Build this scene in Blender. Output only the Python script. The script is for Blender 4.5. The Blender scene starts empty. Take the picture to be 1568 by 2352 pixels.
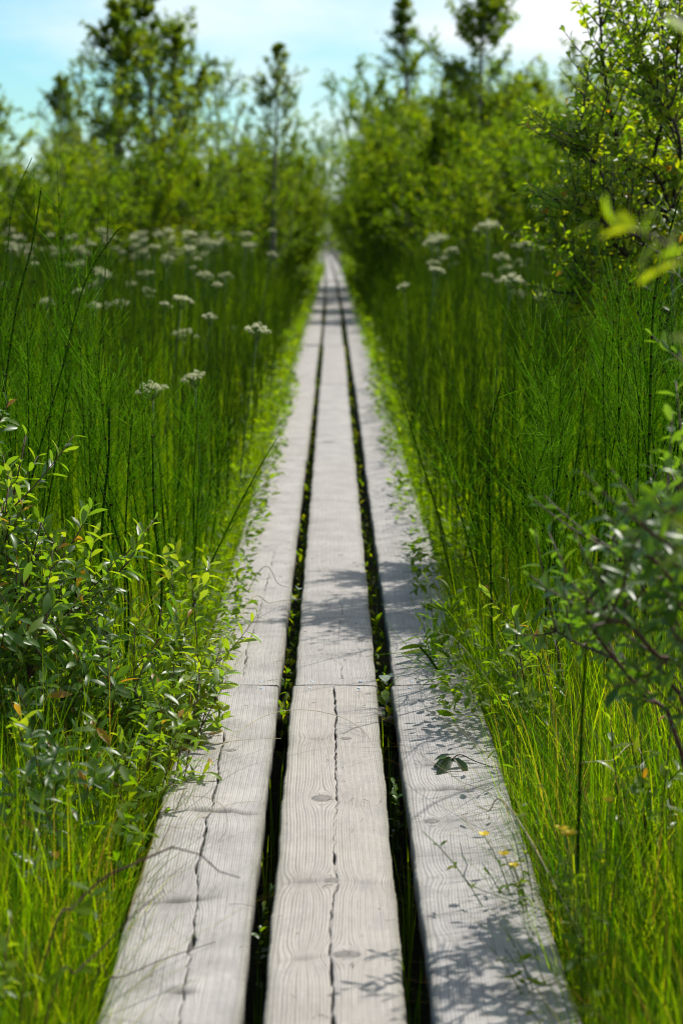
import bpy, math
import numpy as np
from mathutils import Vector, Matrix

R = math.radians
scene = bpy.context.scene
COL = scene.collection
GZ = -0.30                       # marsh ground level, boards' top is z = 0
CAM = np.array([0.003, 0.0, 1.1])
F, PITCH, YAW = 4573.0, R(8.04), R(-0.24)

# ---------------------------------------------------------------- camera
cam_d = bpy.data.cameras.new('camera')
cam = bpy.data.objects.new('camera', cam_d)
COL.objects.link(cam)
cam.location = CAM
cam.rotation_euler = (math.pi / 2 - PITCH, 0, YAW)
cam_d.sensor_fit = 'VERTICAL'
cam_d.sensor_height = 36
cam_d.lens = 70
cam_d.clip_start = 0.05
cam_d.clip_end = 2000
cam_d.dof.use_dof = True
cam_d.dof.focus_distance = 4.4
cam_d.dof.aperture_fstop = 4.8
cam_d.dof.aperture_blades = 0
scene.camera = cam
CM = np.array(cam.rotation_euler.to_matrix())


def ray(px, py):
    return CM @ np.array([(px - 784) / F, -(py - 1176) / F, -1.0])


def at(px, py, z=0.0):
    """Point of the plane at height z seen at a place of the photo."""
    d = ray(px, py)
    return CAM + d * ((z - CAM[2]) / d[2])


def atd(px, py, y):
    """Point at distance y along the path."""
    d = ray(px, py)
    return CAM + d * (y / d[1])


# ---------------------------------------------------------------- render, light
scene.view_settings.view_transform = 'Standard'
scene.view_settings.look = 'None'
scene.view_settings.exposure = 0.50
scene.view_settings.gamma = 1.0
scene.render.engine = 'CYCLES'
cy = scene.cycles
cy.max_bounces = 7
cy.diffuse_bounces = 3
cy.glossy_bounces = 2
cy.transmission_bounces = 5
cy.transparent_max_bounces = 4
cy.use_denoising = True
cy.filter_width = 1.1
cy.sample_clamp_indirect = 8

SUN_EL, SUN_AZ = R(53), R(42)    # azimuth from +Y (down the path) towards +X
sd = bpy.data.lights.new('sun', 'SUN')
sd.energy = 4.6
sd.angle = R(0.53)
sd.color = (1.0, 0.955, 0.88)
sun = bpy.data.objects.new('sun', sd)
COL.objects.link(sun)
tosun = Vector((math.sin(SUN_AZ) * math.cos(SUN_EL), math.cos(SUN_AZ) * math.cos(SUN_EL), math.sin(SUN_EL)))
sun.rotation_euler = tosun.to_track_quat('Z', 'Y').to_euler()

world = bpy.data.worlds.new('World')
scene.world = world
world.use_nodes = True
wt = world.node_tree
wt.nodes.clear()
wo = wt.nodes.new('ShaderNodeOutputWorld')
bg = wt.nodes.new('ShaderNodeBackground')
sky = wt.nodes.new('ShaderNodeTexSky')
sky.sky_type = 'NISHITA'
sky.sun_disc = False
sky.sun_elevation = SUN_EL
sky.sun_rotation = SUN_AZ
sky.air_density = 1.0
sky.dust_density = 0.35
sky.ozone_density = 1.2
tc = wt.nodes.new('ShaderNodeTexCoord')
mp = wt.nodes.new('ShaderNodeMapping')
mp.inputs['Scale'].default_value = (2.2, 2.2, 7.0)
mp.inputs['Location'].default_value = (0.35, 0.1, 0.25)
ns = wt.nodes.new('ShaderNodeTexNoise')
ns.inputs['Scale'].default_value = 2.1
ns.inputs['Detail'].default_value = 5
ns.inputs['Roughness'].default_value = 0.55
rp = wt.nodes.new('ShaderNodeValToRGB')
rp.color_ramp.elements[0].position = 0.42
rp.color_ramp.elements[0].color = (0.12, 0.12, 0.12, 1)
rp.color_ramp.elements[1].position = 0.66
rp.color_ramp.elements[1].color = (0.9, 0.9, 0.9, 1)
mx = wt.nodes.new('ShaderNodeMix')
mx.data_type = 'RGBA'
mx.inputs[7].default_value = (8.6, 8.9, 9.1, 1)
tint = wt.nodes.new('ShaderNodeMix')
tint.data_type = 'RGBA'
tint.blend_type = 'MULTIPLY'
tint.inputs[0].default_value = 1.0
tint.inputs[7].default_value = (0.66, 1.01, 1.09, 1)
wt.links.new(tc.outputs['Generated'], mp.inputs['Vector'])
wt.links.new(mp.outputs[0], ns.inputs['Vector'])
wt.links.new(ns.outputs['Fac'], rp.inputs['Fac'])
sx = wt.nodes.new('ShaderNodeSeparateXYZ')
wt.links.new(tc.outputs['Generated'], sx.inputs[0])
gx = wt.nodes.new('ShaderNodeMath')
gx.operation = 'MULTIPLY_ADD'
gx.use_clamp = True
gx.inputs[1].default_value = 2.6
wt.links.new(sx.outputs['X'], gx.inputs[0])
wt.links.new(rp.outputs['Color'], gx.inputs[2])          # thin cloud thickens towards the sun's side
wt.links.new(gx.outputs[0], mx.inputs[0])
wt.links.new(sky.outputs[0], tint.inputs[6])
wt.links.new(tint.outputs[2], mx.inputs[6])
wt.links.new(mx.outputs[2], bg.inputs['Color'])
bg.inputs['Strength'].default_value = 0.088
wt.links.new(bg.outputs[0], wo.inputs['Surface'])


# ---------------------------------------------------------------- materials
class NT:
    def __init__(self, name):
        self.m = bpy.data.materials.new(name)
        self.m.use_nodes = True
        self.t = self.m.node_tree
        self.t.nodes.clear()
        self.out = self.n('ShaderNodeOutputMaterial')

    def n(self, typ, **kw):
        nd = self.t.nodes.new(typ)
        for k, v in kw.items():
            setattr(nd, k, v)
        return nd

    def set(self, sock, v):
        if isinstance(v, bpy.types.NodeSocket):
            self.t.links.new(v, sock)
        else:
            sock.default_value = v

    def attr(self, name):
        return self.n('ShaderNodeAttribute', attribute_name=name).outputs['Fac']

    def math(self, op, a, b=0.0, c=0.0):
        nd = self.n('ShaderNodeMath', operation=op)
        for i, v in enumerate((a, b, c)):
            self.set(nd.inputs[i], v)
        return nd.outputs[0]

    def ramp(self, fac, stops):
        nd = self.n('ShaderNodeValToRGB')
        cr = nd.color_ramp
        while len(cr.elements) < len(stops):
            cr.elements.new(0.5)
        for e, (p, c) in zip(cr.elements, stops):
            e.position = p
            e.color = (*c, 1)
        self.set(nd.inputs['Fac'], fac)
        return nd.outputs['Color']

    def noise(self, vec, scale, detail=3, rough=0.5):
        nd = self.n('ShaderNodeTexNoise')
        if vec is not None:
            self.set(nd.inputs['Vector'], vec)
        nd.inputs['Scale'].default_value = scale
        nd.inputs['Detail'].default_value = detail
        nd.inputs['Roughness'].default_value = rough
        return nd.outputs['Fac']

    def mix(self, fac, a, b, blend='MIX'):
        nd = self.n('ShaderNodeMix', data_type='RGBA', blend_type=blend)
        self.set(nd.inputs[0], fac)
        for s, v in ((6, a), (7, b)):
            self.set(nd.inputs[s], v if isinstance(v, bpy.types.NodeSocket) else (*v, 1))
        return nd.outputs[2]

    def coords(self, scale=(1, 1, 1)):
        tcn = self.n('ShaderNodeTexCoord')
        m = self.n('ShaderNodeMapping')
        m.inputs['Scale'].default_value = scale
        self.t.links.new(tcn.outputs['Object'], m.inputs['Vector'])
        return m.outputs[0]

    def bump(self, h, strength, dist):
        nd = self.n('ShaderNodeBump')
        nd.inputs['Strength'].default_value = strength
        nd.inputs['Distance'].default_value = dist
        self.set(nd.inputs['Height'], h)
        return nd.outputs[0]

    def principled(self, col, rough=0.6, normal=None, spec=0.4):
        p = self.n('ShaderNodeBsdfPrincipled')
        self.set(p.inputs['Base Color'], col if isinstance(col, bpy.types.NodeSocket) else (*col, 1))
        self.set(p.inputs['Roughness'], rough)
        p.inputs['Specular IOR Level'].default_value = spec
        if normal is not None:
            self.t.links.new(normal, p.inputs['Normal'])
        return p.outputs[0]

    def surface(self, s):
        self.t.links.new(s, self.out.inputs['Surface'])
        return self.m


def leaf_mat(name, stops, tstops, trans=0.5, rough=0.45, spec=0.4, under=None):
    """Thin leaf: reflects its own green, lets a yellower green through; the tint attribute differs per leaf."""
    k = NT(name)
    a = k.attr('tint')
    top = k.ramp(a, stops)
    if under:
        top = k.mix(k.n('ShaderNodeNewGeometry').outputs['Backfacing'], top, under)
    p = k.principled(top, rough, spec=spec)
    tr = k.n('ShaderNodeBsdfTranslucent')
    k.t.links.new(k.ramp(a, tstops), tr.inputs['Color'])
    ms = k.n('ShaderNodeMixShader')
    ms.inputs[0].default_value = trans
    k.t.links.new(p, ms.inputs[1])
    k.t.links.new(tr.outputs[0], ms.inputs[2])
    return k.surface(ms.outputs[0])


M = {}
# tint 0 .. 1 : dark, normal, yellowish, dry
M['gale'] = leaf_mat('sweet gale leaf', [(0, (.020, .055, .006)), (.5, (.045, .105, .006)), (.9, (.095, .14, .006)), (1, (.22, .12, .012))],
                     [(0, (.10, .24, .002)), (.5, (.27, .46, .003)), (.9, (.50, .60, .004)), (1, (.60, .32, .01))], 0.46, 0.38, 0.40, (.13, .19, .10))
M['willow'] = leaf_mat('willow leaf', [(0, (.020, .050, .004)), (.5, (.045, .085, .004)), (.9, (.09, .115, .004)), (1, (.20, .13, .008))],
                       [(0, (.14, .30, .001)), (.5, (.36, .54, .001)), (.9, (.60, .64, .002)), (1, (.65, .36, .005))], 0.6, 0.42, 0.35, (.12, .17, .10))
M['birch'] = leaf_mat('birch leaf', [(0, (.016, .036, .010)), (.5, (.030, .062, .009)), (1, (.065, .085, .004))],
                      [(0, (.12, .24, .004)), (.5, (.30, .44, .003)), (1, (.52, .56, .002))], 0.55, 0.5, 0.14)
M['bushleaf'] = leaf_mat('bush leaf', [(0, (.020, .048, .004)), (.5, (.042, .080, .003)), (1, (.095, .095, .004))],
                         [(0, (.10, .22, .001)), (.5, (.30, .48, .001)), (1, (.54, .58, .001))], 0.56, 0.5, 0.10)
M['grass'] = leaf_mat('sedge blade', [(0, (.014, .050, .0008)), (.5, (.055, .110, .0008)), (.85, (.11, .15, .001)), (1, (.28, .17, .04))],
                      [(0, (.05, .19, .0015)), (.5, (.33, .56, .0005)), (.85, (.56, .66, .001)), (1, (.50, .30, .03))], 0.52, 0.55, 0.06)
M['cover'] = leaf_mat('low herb leaf', [(0, (.030, .070, .003)), (.5, (.06, .105, .004)), (1, (.14, .13, .008))],
                      [(0, (.14, .30, .002)), (.5, (.30, .46, .002)), (1, (.56, .54, .002))], 0.5, 0.5, 0.12)
M['petal'] = leaf_mat('cream umbel floret', [(0, (.44, .46, .24)), (1, (.74, .72, .48))], [(0, (.35, .4, .2)), (1, (.55, .57, .38))], 0.25, 0.7, 0.2)
M['yellow'] = leaf_mat('yellow petal', [(0, (.60, .42, .005)), (1, (.70, .52, .01))], [(0, (.6, .45, .01)), (1, (.7, .55, .01))], 0.3, 0.5, 0.3)
M['wilt'] = leaf_mat('wilted leaf', [(0, (.030, .055, .028)), (.6, (.06, .085, .05)), (1, (.20, .26, .18))], [(0, (.03, .07, .01)), (1, (.12, .2, .06))], 0.25, 0.5, 0.4)


def stem_mat(name, c0, c1, node_col, internode=0.042, trans=0.18):
    k = NT(name)
    a = k.attr('along')
    t = k.attr('tint')
    fr = k.math('FRACT', k.math('DIVIDE', a, internode))
    band = k.math('LESS_THAN', fr, 0.13)
    pale = k.math('MULTIPLY', k.math('GREATER_THAN', fr, 0.13), k.math('LESS_THAN', fr, 0.2))
    base = k.ramp(t, [(0, c0), (1, c1)])
    base = k.mix(k.math('MULTIPLY', pale, 0.35), base, (.20, .22, .05))
    col = k.mix(band, base, node_col)
    p = k.principled(col, 0.6, spec=0.04)
    tr = k.n('ShaderNodeBsdfTranslucent')
    k.t.links.new(k.mix(1.0, col, (3.6, 3.5, .4), 'MULTIPLY'), tr.inputs['Color'])
    ms = k.n('ShaderNodeMixShader')
    ms.inputs[0].default_value = trans
    k.t.links.new(p, ms.inputs[1])
    k.t.links.new(tr.outputs[0], ms.inputs[2])
    return k.surface(ms.outputs[0])


M['horsetail'] = stem_mat('horsetail stem', (.012, .048, .0003), (.070, .150, .0004), (.008, .008, .003), 0.042, 0.26)
M['whorl'] = stem_mat('horsetail branchlet', (.040, .115, .0003), (.14, .25, .0005), (.018, .035, .002), 0.016, 0.45)


def plain(name, c0, c1, scale=40, rough=0.7, stretch=(1, 1, 1), bump=0.3, dist=0.002, spec=0.3):
    k = NT(name)
    nz = k.noise(k.coords(stretch), scale, 4, 0.6)
    return k.surface(k.principled(k.ramp(nz, [(.3, c0), (.7, c1)]), rough, k.bump(nz, bump, dist), spec))


M['bark'] = plain('dark willow bark', (.016, .013, .010), (.055, .045, .034), 60, 0.8, (1, 1, .25))
M['redtwig'] = plain('reddish twig bark', (.030, .010, .008), (.085, .035, .022), 90, 0.55, (1, 1, .3))
M['birchbark'] = plain('grey young birch bark', (.05, .045, .04), (.20, .19, .17), 30, 0.75, (1, 1, .4))
M['herbstem'] = plain('green herb stalk', (.03, .07, .01), (.06, .11, .015), 40, 0.5)
M['drystalk'] = plain('purple brown dry stalk', (.016, .006, .007), (.060, .024, .020), 25, 0.6, (1, 1, 1), spec=.1)
M['straw'] = plain('straw', (.16, .13, .06), (.34, .30, .18), 50, 0.6)
M['litter'] = plain('brown plant litter', (.05, .03, .015), (.22, .16, .08), 30, 0.8)
M['peat'] = plain('wet dark timber', (.010, .008, .006), (.028, .022, .016), 30, 0.6)
M['steel'] = plain('galvanised screw', (.25, .32, .40), (.45, .52, .60), 80, 0.35, bump=0.1, spec=0.6)

k = NT('marsh ground')
c = k.coords()
nz = k.noise(c, 3.0, 6, 0.65)
nf = k.noise(c, 40.0, 4, 0.6)
gc = k.ramp(nz, [(.35, (.010, .009, .006)), (.5, (.020, .022, .008)), (.68, (.030, .045, .008))])
gc = k.mix(k.math('MULTIPLY', nf, .6), gc, (.018, .013, .008))
M['ground'] = k.surface(k.principled(gc, 0.75, k.bump(nf, 0.8, 0.02), 0.3))

k = NT('weathered softwood plank')
g = k.attr('grain')
kn = k.attr('knot')
tone = k.attr('tone')
oi = k.n('ShaderNodeObjectInfo').outputs['Random']
cl = k.coords((1, .06, 1))
c = k.coords((1, 1, 1))
ct = k.coords((.10, 1, 1))
fib = k.noise(cl, 260, 5, .7)                       # fine fibres along the board
gn = k.math('ADD', g, k.math('MULTIPLY', k.noise(cl, 18, 3, .5), 0.006))
w1 = k.math('SINE', k.math('MULTIPLY', gn, 2 * math.pi * 205))
w2 = k.math('SINE', k.math('ADD', k.math('MULTIPLY', gn, 2 * math.pi * 71), 1.3))
ring = k.math('MULTIPLY_ADD', w1, 0.5, 0.5)
ring = k.math('POWER', ring, 2.2)
ringv = k.math('MULTIPLY', ring, k.math('MULTIPLY_ADD', w2, 0.25, 0.75))
blot = k.noise(c, 7.0, 4, .6)
blot2 = k.noise(k.coords((1, .3, 1)), 28.0, 4, .65)
saw = k.noise(ct, 210, 3, .6)
spk = k.noise(c, 420, 2, .5)
base = k.ramp(blot, [(.28, (.175, .165, .165)), (.50, (.292, .277, .271)), (.72, (.385, .365, .345))])
base = k.mix(k.math('MULTIPLY', tone, .8), base, (.315, .275, .222))
base = k.mix(k.math('MULTIPLY', ringv, .80), base, (.085, .072, .066))
base = k.mix(k.math('MULTIPLY', k.math('SUBTRACT', fib, .36), 1.05), base, (.44, .415, .385))
base = k.mix(k.math('MULTIPLY', k.math('GREATER_THAN', blot2, .58), .28), base, (.21, .20, .20))
base = k.mix(k.math('MULTIPLY', k.math('GREATER_THAN', saw, .58), .20), base, (.20, .19, .19))
base = k.mix(k.math('MULTIPLY', k.math('GREATER_THAN', spk, .69), .65), base, (.13, .10, .075))
stain = k.noise(k.coords((1, .22, 1)), 5.0, 5, .7)
base = k.mix(k.math('MULTIPLY', k.math('SMOOTH_MIN', k.math('MAXIMUM', k.math('MULTIPLY', k.math('SUBTRACT', stain, .54), 5.0), 0.0), 1.0, .1), .42), base, (.135, .115, .085))
base = k.mix(k.math('MULTIPLY', k.attr('edge'), k.math('MULTIPLY', stain, 1.1)), base, (.085, .085, .050))
base = k.mix(k.math('MULTIPLY', kn, .95), base, (.060, .054, .050))
base = k.mix(k.math('MULTIPLY', k.attr('dark'), .9), base, (.020, .018, .015))
hgt = k.math('ADD', k.math('MULTIPLY', ringv, -.6), k.math('ADD', k.math('MULTIPLY', fib, .7), k.math('MULTIPLY', saw, .35)))
M['wood'] = k.surface(k.principled(base, 0.72, k.bump(hgt, 0.55, 0.0012), 0.28))


# ---------------------------------------------------------------- mesh building
class Geo:
    def __init__(self):
        self.V, self.Q, self.T, self.qm, self.tm = [], [], [], [], []
        self.at = {}
        self.n = 0

    def add(self, V, Q=None, T=None, mat=0, **attrs):
        V = np.asarray(V, float).reshape(-1, 3)
        self.V.append(V)
        for nm in set(self.at) | set(attrs):
            lst = self.at.setdefault(nm, [np.zeros(self.n)] if self.n else [])
            lst.append(np.broadcast_to(np.asarray(attrs.get(nm, 0.0), float).ravel(), (len(V),)))
        if Q is not None and len(Q):
            self.Q.append(np.asarray(Q) + self.n)
            self.qm.append(np.full(len(Q), mat))
        if T is not None and len(T):
            self.T.append(np.asarray(T) + self.n)
            self.tm.append(np.full(len(T), mat))
        self.n += len(V)
        return self

    def mesh(self, name, mats, smooth=True):
        me = bpy.data.meshes.new(name)
        V = np.concatenate(self.V)
        Q = np.concatenate(self.Q) if self.Q else np.zeros((0, 4), int)
        T = np.concatenate(self.T) if self.T else np.zeros((0, 3), int)
        mi = np.concatenate(self.qm + self.tm) if (self.qm or self.tm) else np.zeros(0, int)
        me.vertices.add(len(V))
        me.vertices.foreach_set('co', V.astype(np.float32).ravel())
        loops = np.concatenate([Q.ravel(), T.ravel()]).astype(np.int32)
        me.loops.add(len(loops))
        me.loops.foreach_set('vertex_index', loops)
        nq, nt = len(Q), len(T)
        me.polygons.add(nq + nt)
        st = np.concatenate([np.arange(nq) * 4, nq * 4 + np.arange(nt) * 3]).astype(np.int32)
        me.polygons.foreach_set('loop_start', st)
        me.polygons.foreach_set('material_index', mi.astype(np.int32))
        if smooth:
            me.polygons.foreach_set('use_smooth', np.ones(nq + nt, bool))
        for nm, lst in self.at.items():
            a = me.attributes.new(nm, 'FLOAT', 'POINT')
            a.data.foreach_set('value', np.concatenate(lst).astype(np.float32))
        for m in (mats if isinstance(mats, (list, tuple)) else [mats]):
            me.materials.append(M[m])
        me.update(calc_edges=True)
        me.validate()
        return me

    def build(self, name, mats, parent=None, smooth=True, loc=None):
        o = bpy.data.objects.new(name, self.mesh(name, mats, smooth))
        COL.objects.link(o)
        if parent is not None:
            o.parent = parent
        if loc is not None:
            o.location = loc
        return o


def tag(o, label=None, cat=None, group=None, kind=None):
    for kk, v in (('label', label), ('category', cat), ('group', group), ('kind', kind)):
        if v:
            o[kk] = v
    return o


def empty(name, loc, label, cat, group=None, rz=0.0):
    o = bpy.data.objects.new(name, None)
    o.empty_display_size = 0.05
    COL.objects.link(o)
    o.location = loc
    o.rotation_euler = (0, 0, rz)
    return tag(o, label, cat, group)


def dup(o, loc=None, rz=None, sc=None, label=None, group=None):
    c = o.copy()
    COL.objects.link(c)
    for ch in o.children:
        d = ch.copy()
        COL.objects.link(d)
        d.parent = c
    if loc is not None:
        c.location = loc
    if rz is not None:
        c.rotation_euler = (0, 0, rz)
    if sc is not None:
        c.scale = sc if hasattr(sc, '__len__') else (sc, sc, sc)
    if label:
        c['label'] = label
    if group:
        c['group'] = group
    return c


def nrm(a):
    return a / np.maximum(np.linalg.norm(a, axis=-1, keepdims=True), 1e-9)


def tubes(geo, P, rad, sides=5, mat=0, tint=0.5, cap=True):
    """P (N,K,3) centre lines, rad (N,K)."""
    P = np.asarray(P, float)
    if P.ndim == 2:
        P = P[None]
    N, K, _ = P.shape
    rad = np.broadcast_to(np.asarray(rad, float), (N, K))
    tan = nrm(np.gradient(P, axis=1))
    mean = nrm(P[:, -1] - P[:, 0])
    ref = np.where(np.abs(mean[:, 2:3]) > .8, np.array([[1., 0, 0]]), np.array([[0, 0, 1.]]))[:, None, :]
    u = nrm(np.cross(tan, np.broadcast_to(ref, tan.shape)))
    v = np.cross(tan, u)
    an = np.arange(sides) * 2 * math.pi / sides
    ring = u[:, :, None, :] * np.cos(an)[None, None, :, None] + v[:, :, None, :] * np.sin(an)[None, None, :, None]
    V = P[:, :, None, :] + ring * rad[:, :, None, None]
    seg = np.linalg.norm(np.diff(P, axis=1), axis=2)
    al = np.concatenate([np.zeros((N, 1)), np.cumsum(seg, 1)], 1)
    along = np.broadcast_to(al[:, :, None], (N, K, sides))
    kk, ss = np.meshgrid(np.arange(K - 1), np.arange(sides), indexing='ij')
    s2 = (ss + 1) % sides
    q = np.stack([kk * sides + ss, kk * sides + s2, (kk + 1) * sides + s2, (kk + 1) * sides + ss], -1).reshape(-1, 4)
    Q = (q[None] + (np.arange(N) * K * sides)[:, None, None]).reshape(-1, 4)
    T = None
    if cap:
        b = (K - 1) * sides
        f = np.array([[b, b + i, b + i + 1] for i in range(1, sides - 1)])
        T = (f[None] + (np.arange(N) * K * sides)[:, None, None]).reshape(-1, 3)
    tt = np.broadcast_to(np.asarray(tint, float).reshape(-1, 1, 1) if np.ndim(tint) else np.full((1, 1, 1), tint), (N, K, sides))
    geo.add(V, Q, T, mat, along=along, tint=tt)


LEAF_FULL = (np.array([[0, 0, 0], [0, .26, 0], [0, .56, 0], [0, .82, 0], [0, 1, 0],
                       [-.105, .26, 0], [-.165, .58, 0], [-.120, .83, 0],
                       [.105, .26, 0], [.165, .58, 0], [.120, .83, 0]]),
             np.array([[5, 1, 2, 6], [6, 2, 3, 7], [1, 8, 9, 2], [2, 9, 10, 3]]),
             np.array([[0, 1, 5], [0, 8, 1], [7, 3, 4], [3, 10, 4]]))
LEAF_SMALL = (np.array([[0, 0, 0], [.30, .5, .06], [0, 1, 0], [-.30, .5, .06]]), np.array([[0, 1, 2, 3]]), None)


def leaves(geo, P, D, U, size, tint, rng, kind=LEAF_FULL, wide=1.0, fold=0.35, droop=0.25, mat=0):
    P, D = np.asarray(P), nrm(np.asarray(D))
    N = len(P)
    X = nrm(np.cross(D, U))
    Z = np.cross(X, D)
    size = np.broadcast_to(np.asarray(size, float), (N,))
    T0 = np.broadcast_to(kind[0][None], (N,) + kind[0].shape).copy()
    T0[:, :, 0] *= wide * (rng.uniform(.85, 1.15, (N, 1)))
    if kind is LEAF_FULL:
        fo = rng.normal(fold, .15, (N, 1))
        dr = rng.normal(droop, .18, (N, 1))
        T0[:, :, 2] += fo * np.abs(T0[:, :, 0]) - dr * T0[:, :, 1] ** 2
        T0[:, :, 0] += rng.normal(0, .06, (N, 1)) * T0[:, :, 1] ** 2
    T0 *= size[:, None, None]
    V = P[:, None] + T0[:, :, 0:1] * X[:, None] + T0[:, :, 1:2] * D[:, None] + T0[:, :, 2:3] * Z[:, None]
    nv = kind[0].shape[0]
    off = (np.arange(N) * nv)[:, None, None]
    Q = (kind[1][None] + off).reshape(-1, 4)
    T = (kind[2][None] + off).reshape(-1, 3) if kind[2] is not None else None
    geo.add(V, Q, T, mat, tint=np.repeat(np.broadcast_to(tint, (N,)), nv))


def blades(geo, P, az, height, reach, width, tint, segs=4, mat=0, sag=0.0):
    """Grass blades: from P, rising height and leaning out by reach towards az."""
    P = np.asarray(P)
    N = len(P)
    t = np.linspace(0, 1, segs + 1)[None]
    height, reach, width = (np.broadcast_to(x, (N,))[:, None] for x in (height, reach, width))
    sag = np.broadcast_to(sag, (N,))[:, None]
    d = np.stack([np.cos(az), np.sin(az), np.zeros(N)], 1)
    s = np.stack([-np.sin(az), np.cos(az), np.zeros(N)], 1)
    hor = reach * (0.25 * t + .75 * t ** 2.2)
    ver = height * (t - sag * t ** 3)
    C = P[:, None] + hor[:, :, None] * d[:, None] + ver[:, :, None] * np.array([0, 0, 1.])
    w = width * np.clip(1 - t ** 2.5, 0, 1) * .5 * (0.6 + 0.4 * np.minimum(t * 4, 1))
    L = C[:, :-1] + (w[:, :-1, None]) * s[:, None]
    Rr = C[:, :-1] - (w[:, :-1, None]) * s[:, None]
    nv = 2 * segs + 1
    V = np.empty((N, nv, 3))
    V[:, 0:2 * segs:2] = L
    V[:, 1:2 * segs:2] = Rr
    V[:, -1] = C[:, -1]
    i = np.arange(segs - 1)
    q = np.stack([2 * i, 2 * i + 1, 2 * i + 3, 2 * i + 2], 1)
    tr = np.array([[2 * segs - 2, 2 * segs - 1, 2 * segs]])
    off = (np.arange(N) * nv)[:, None, None]
    geo.add(V, (q[None] + off).reshape(-1, 4), (tr[None] + off).reshape(-1, 3), mat, tint=np.repeat(np.broadcast_to(tint, (N,)), nv))


def curve_pts(a, b, c, n=8):
    """Quadratic curve through control points."""
    t = np.linspace(0, 1, n)[:, None]
    a, b, c = map(np.asarray, (a, b, c))
    return (1 - t) ** 2 * a + 2 * t * (1 - t) * b + t ** 2 * c


def spline(pts, n=24):
    """Catmull-Rom through the points."""
    p = np.asarray(pts, float)
    p = np.vstack([2 * p[0] - p[1], p, 2 * p[-1] - p[-2]])
    out = []
    m = len(p) - 3
    for u in np.linspace(0, m - 1e-6, n):
        i = int(u)
        t = u - i
        a, b, c_, d = p[i:i + 4]
        out.append(.5 * ((2 * b) + (c_ - a) * t + (2 * a - 5 * b + 4 * c_ - d) * t * t + (3 * b - a - 3 * c_ + d) * t ** 3))
    return np.array(out)


GOLD = 2.39996


def leafy(rng, P, n, length, t0=0.25, up=0.55, out=0.8, spread=0.25):
    """Leaf places along shoots P (N,K,3): n leaves each, spirally set. Returns position, direction, up, size factor."""
    N, K, _ = P.shape
    tan = nrm(np.gradient(P, axis=1))
    t = np.linspace(t0, 1.0, n)[None] + rng.uniform(-.02, .02, (N, n))
    t = np.clip(t, 0, 1)
    f = t * (K - 1)
    i = np.minimum(f.astype(int), K - 2)
    fr = (f - i)[..., None]
    ar = np.arange(N)[:, None]
    pos = P[ar, i] * (1 - fr) + P[ar, i + 1] * fr
    tg = tan[ar, i]
    az = np.arange(n)[None] * GOLD + rng.uniform(0, 6.28, (N, 1))
    ref = np.where(np.abs(tg[..., 2:3]) > .85, np.array([1., 0, 0]), np.array([0, 0, 1.]))
    u = nrm(np.cross(tg, ref))
    v = np.cross(tg, u)
    rad = u * np.cos(az)[..., None] + v * np.sin(az)[..., None]
    upw = up + .6 * np.clip((t - .75) / .25, 0, 1)[..., None] if np.ndim(up) == 0 else up
    D = nrm(tg * upw + rad * out + rng.normal(0, spread, rad.shape))
    U = nrm(tg * 1.0 - rad * .25 + np.array([0, 0, .35]) + rng.normal(0, .25, rad.shape))
    s = length * (1 - .45 * np.clip((t - .8) / .2, 0, 1)) * rng.uniform(.7, 1.15, t.shape)
    return pos.reshape(-1, 3), D.reshape(-1, 3), U.reshape(-1, 3), s.ravel()


# ---------------------------------------------------------------- ground
gg = Geo()
xs = np.concatenate([[-300, -120, -50, -20], np.linspace(-8, 8, 65), [20, 50, 120, 300]])
ys = np.concatenate([[-60, -20, -5], np.linspace(0, 40, 121), np.linspace(44, 130, 30), [200, 400, 900]])
X, Y = np.meshgrid(xs, ys)
rg = np.random.default_rng(1)
Z = GZ + 0.035 * np.sin(X * 3.1 + Y * .7) * np.cos(Y * 1.9 - X) + rg.normal(0, .012, X.shape)
Z = np.where(np.abs(X) < .5, np.minimum(Z, GZ + .02), Z)
nx, ny = len(xs), len(ys)
i, j = np.meshgrid(np.arange(nx - 1), np.arange(ny - 1))
a = (j * nx + i).ravel()
gg.add(np.stack([X, Y, Z], -1), np.stack([a, a + 1, a + nx + 1, a + nx], 1))
tag(gg.build('ground', 'ground'), 'dark wet peat ground under the marsh plants', None, None, 'structure')


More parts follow.
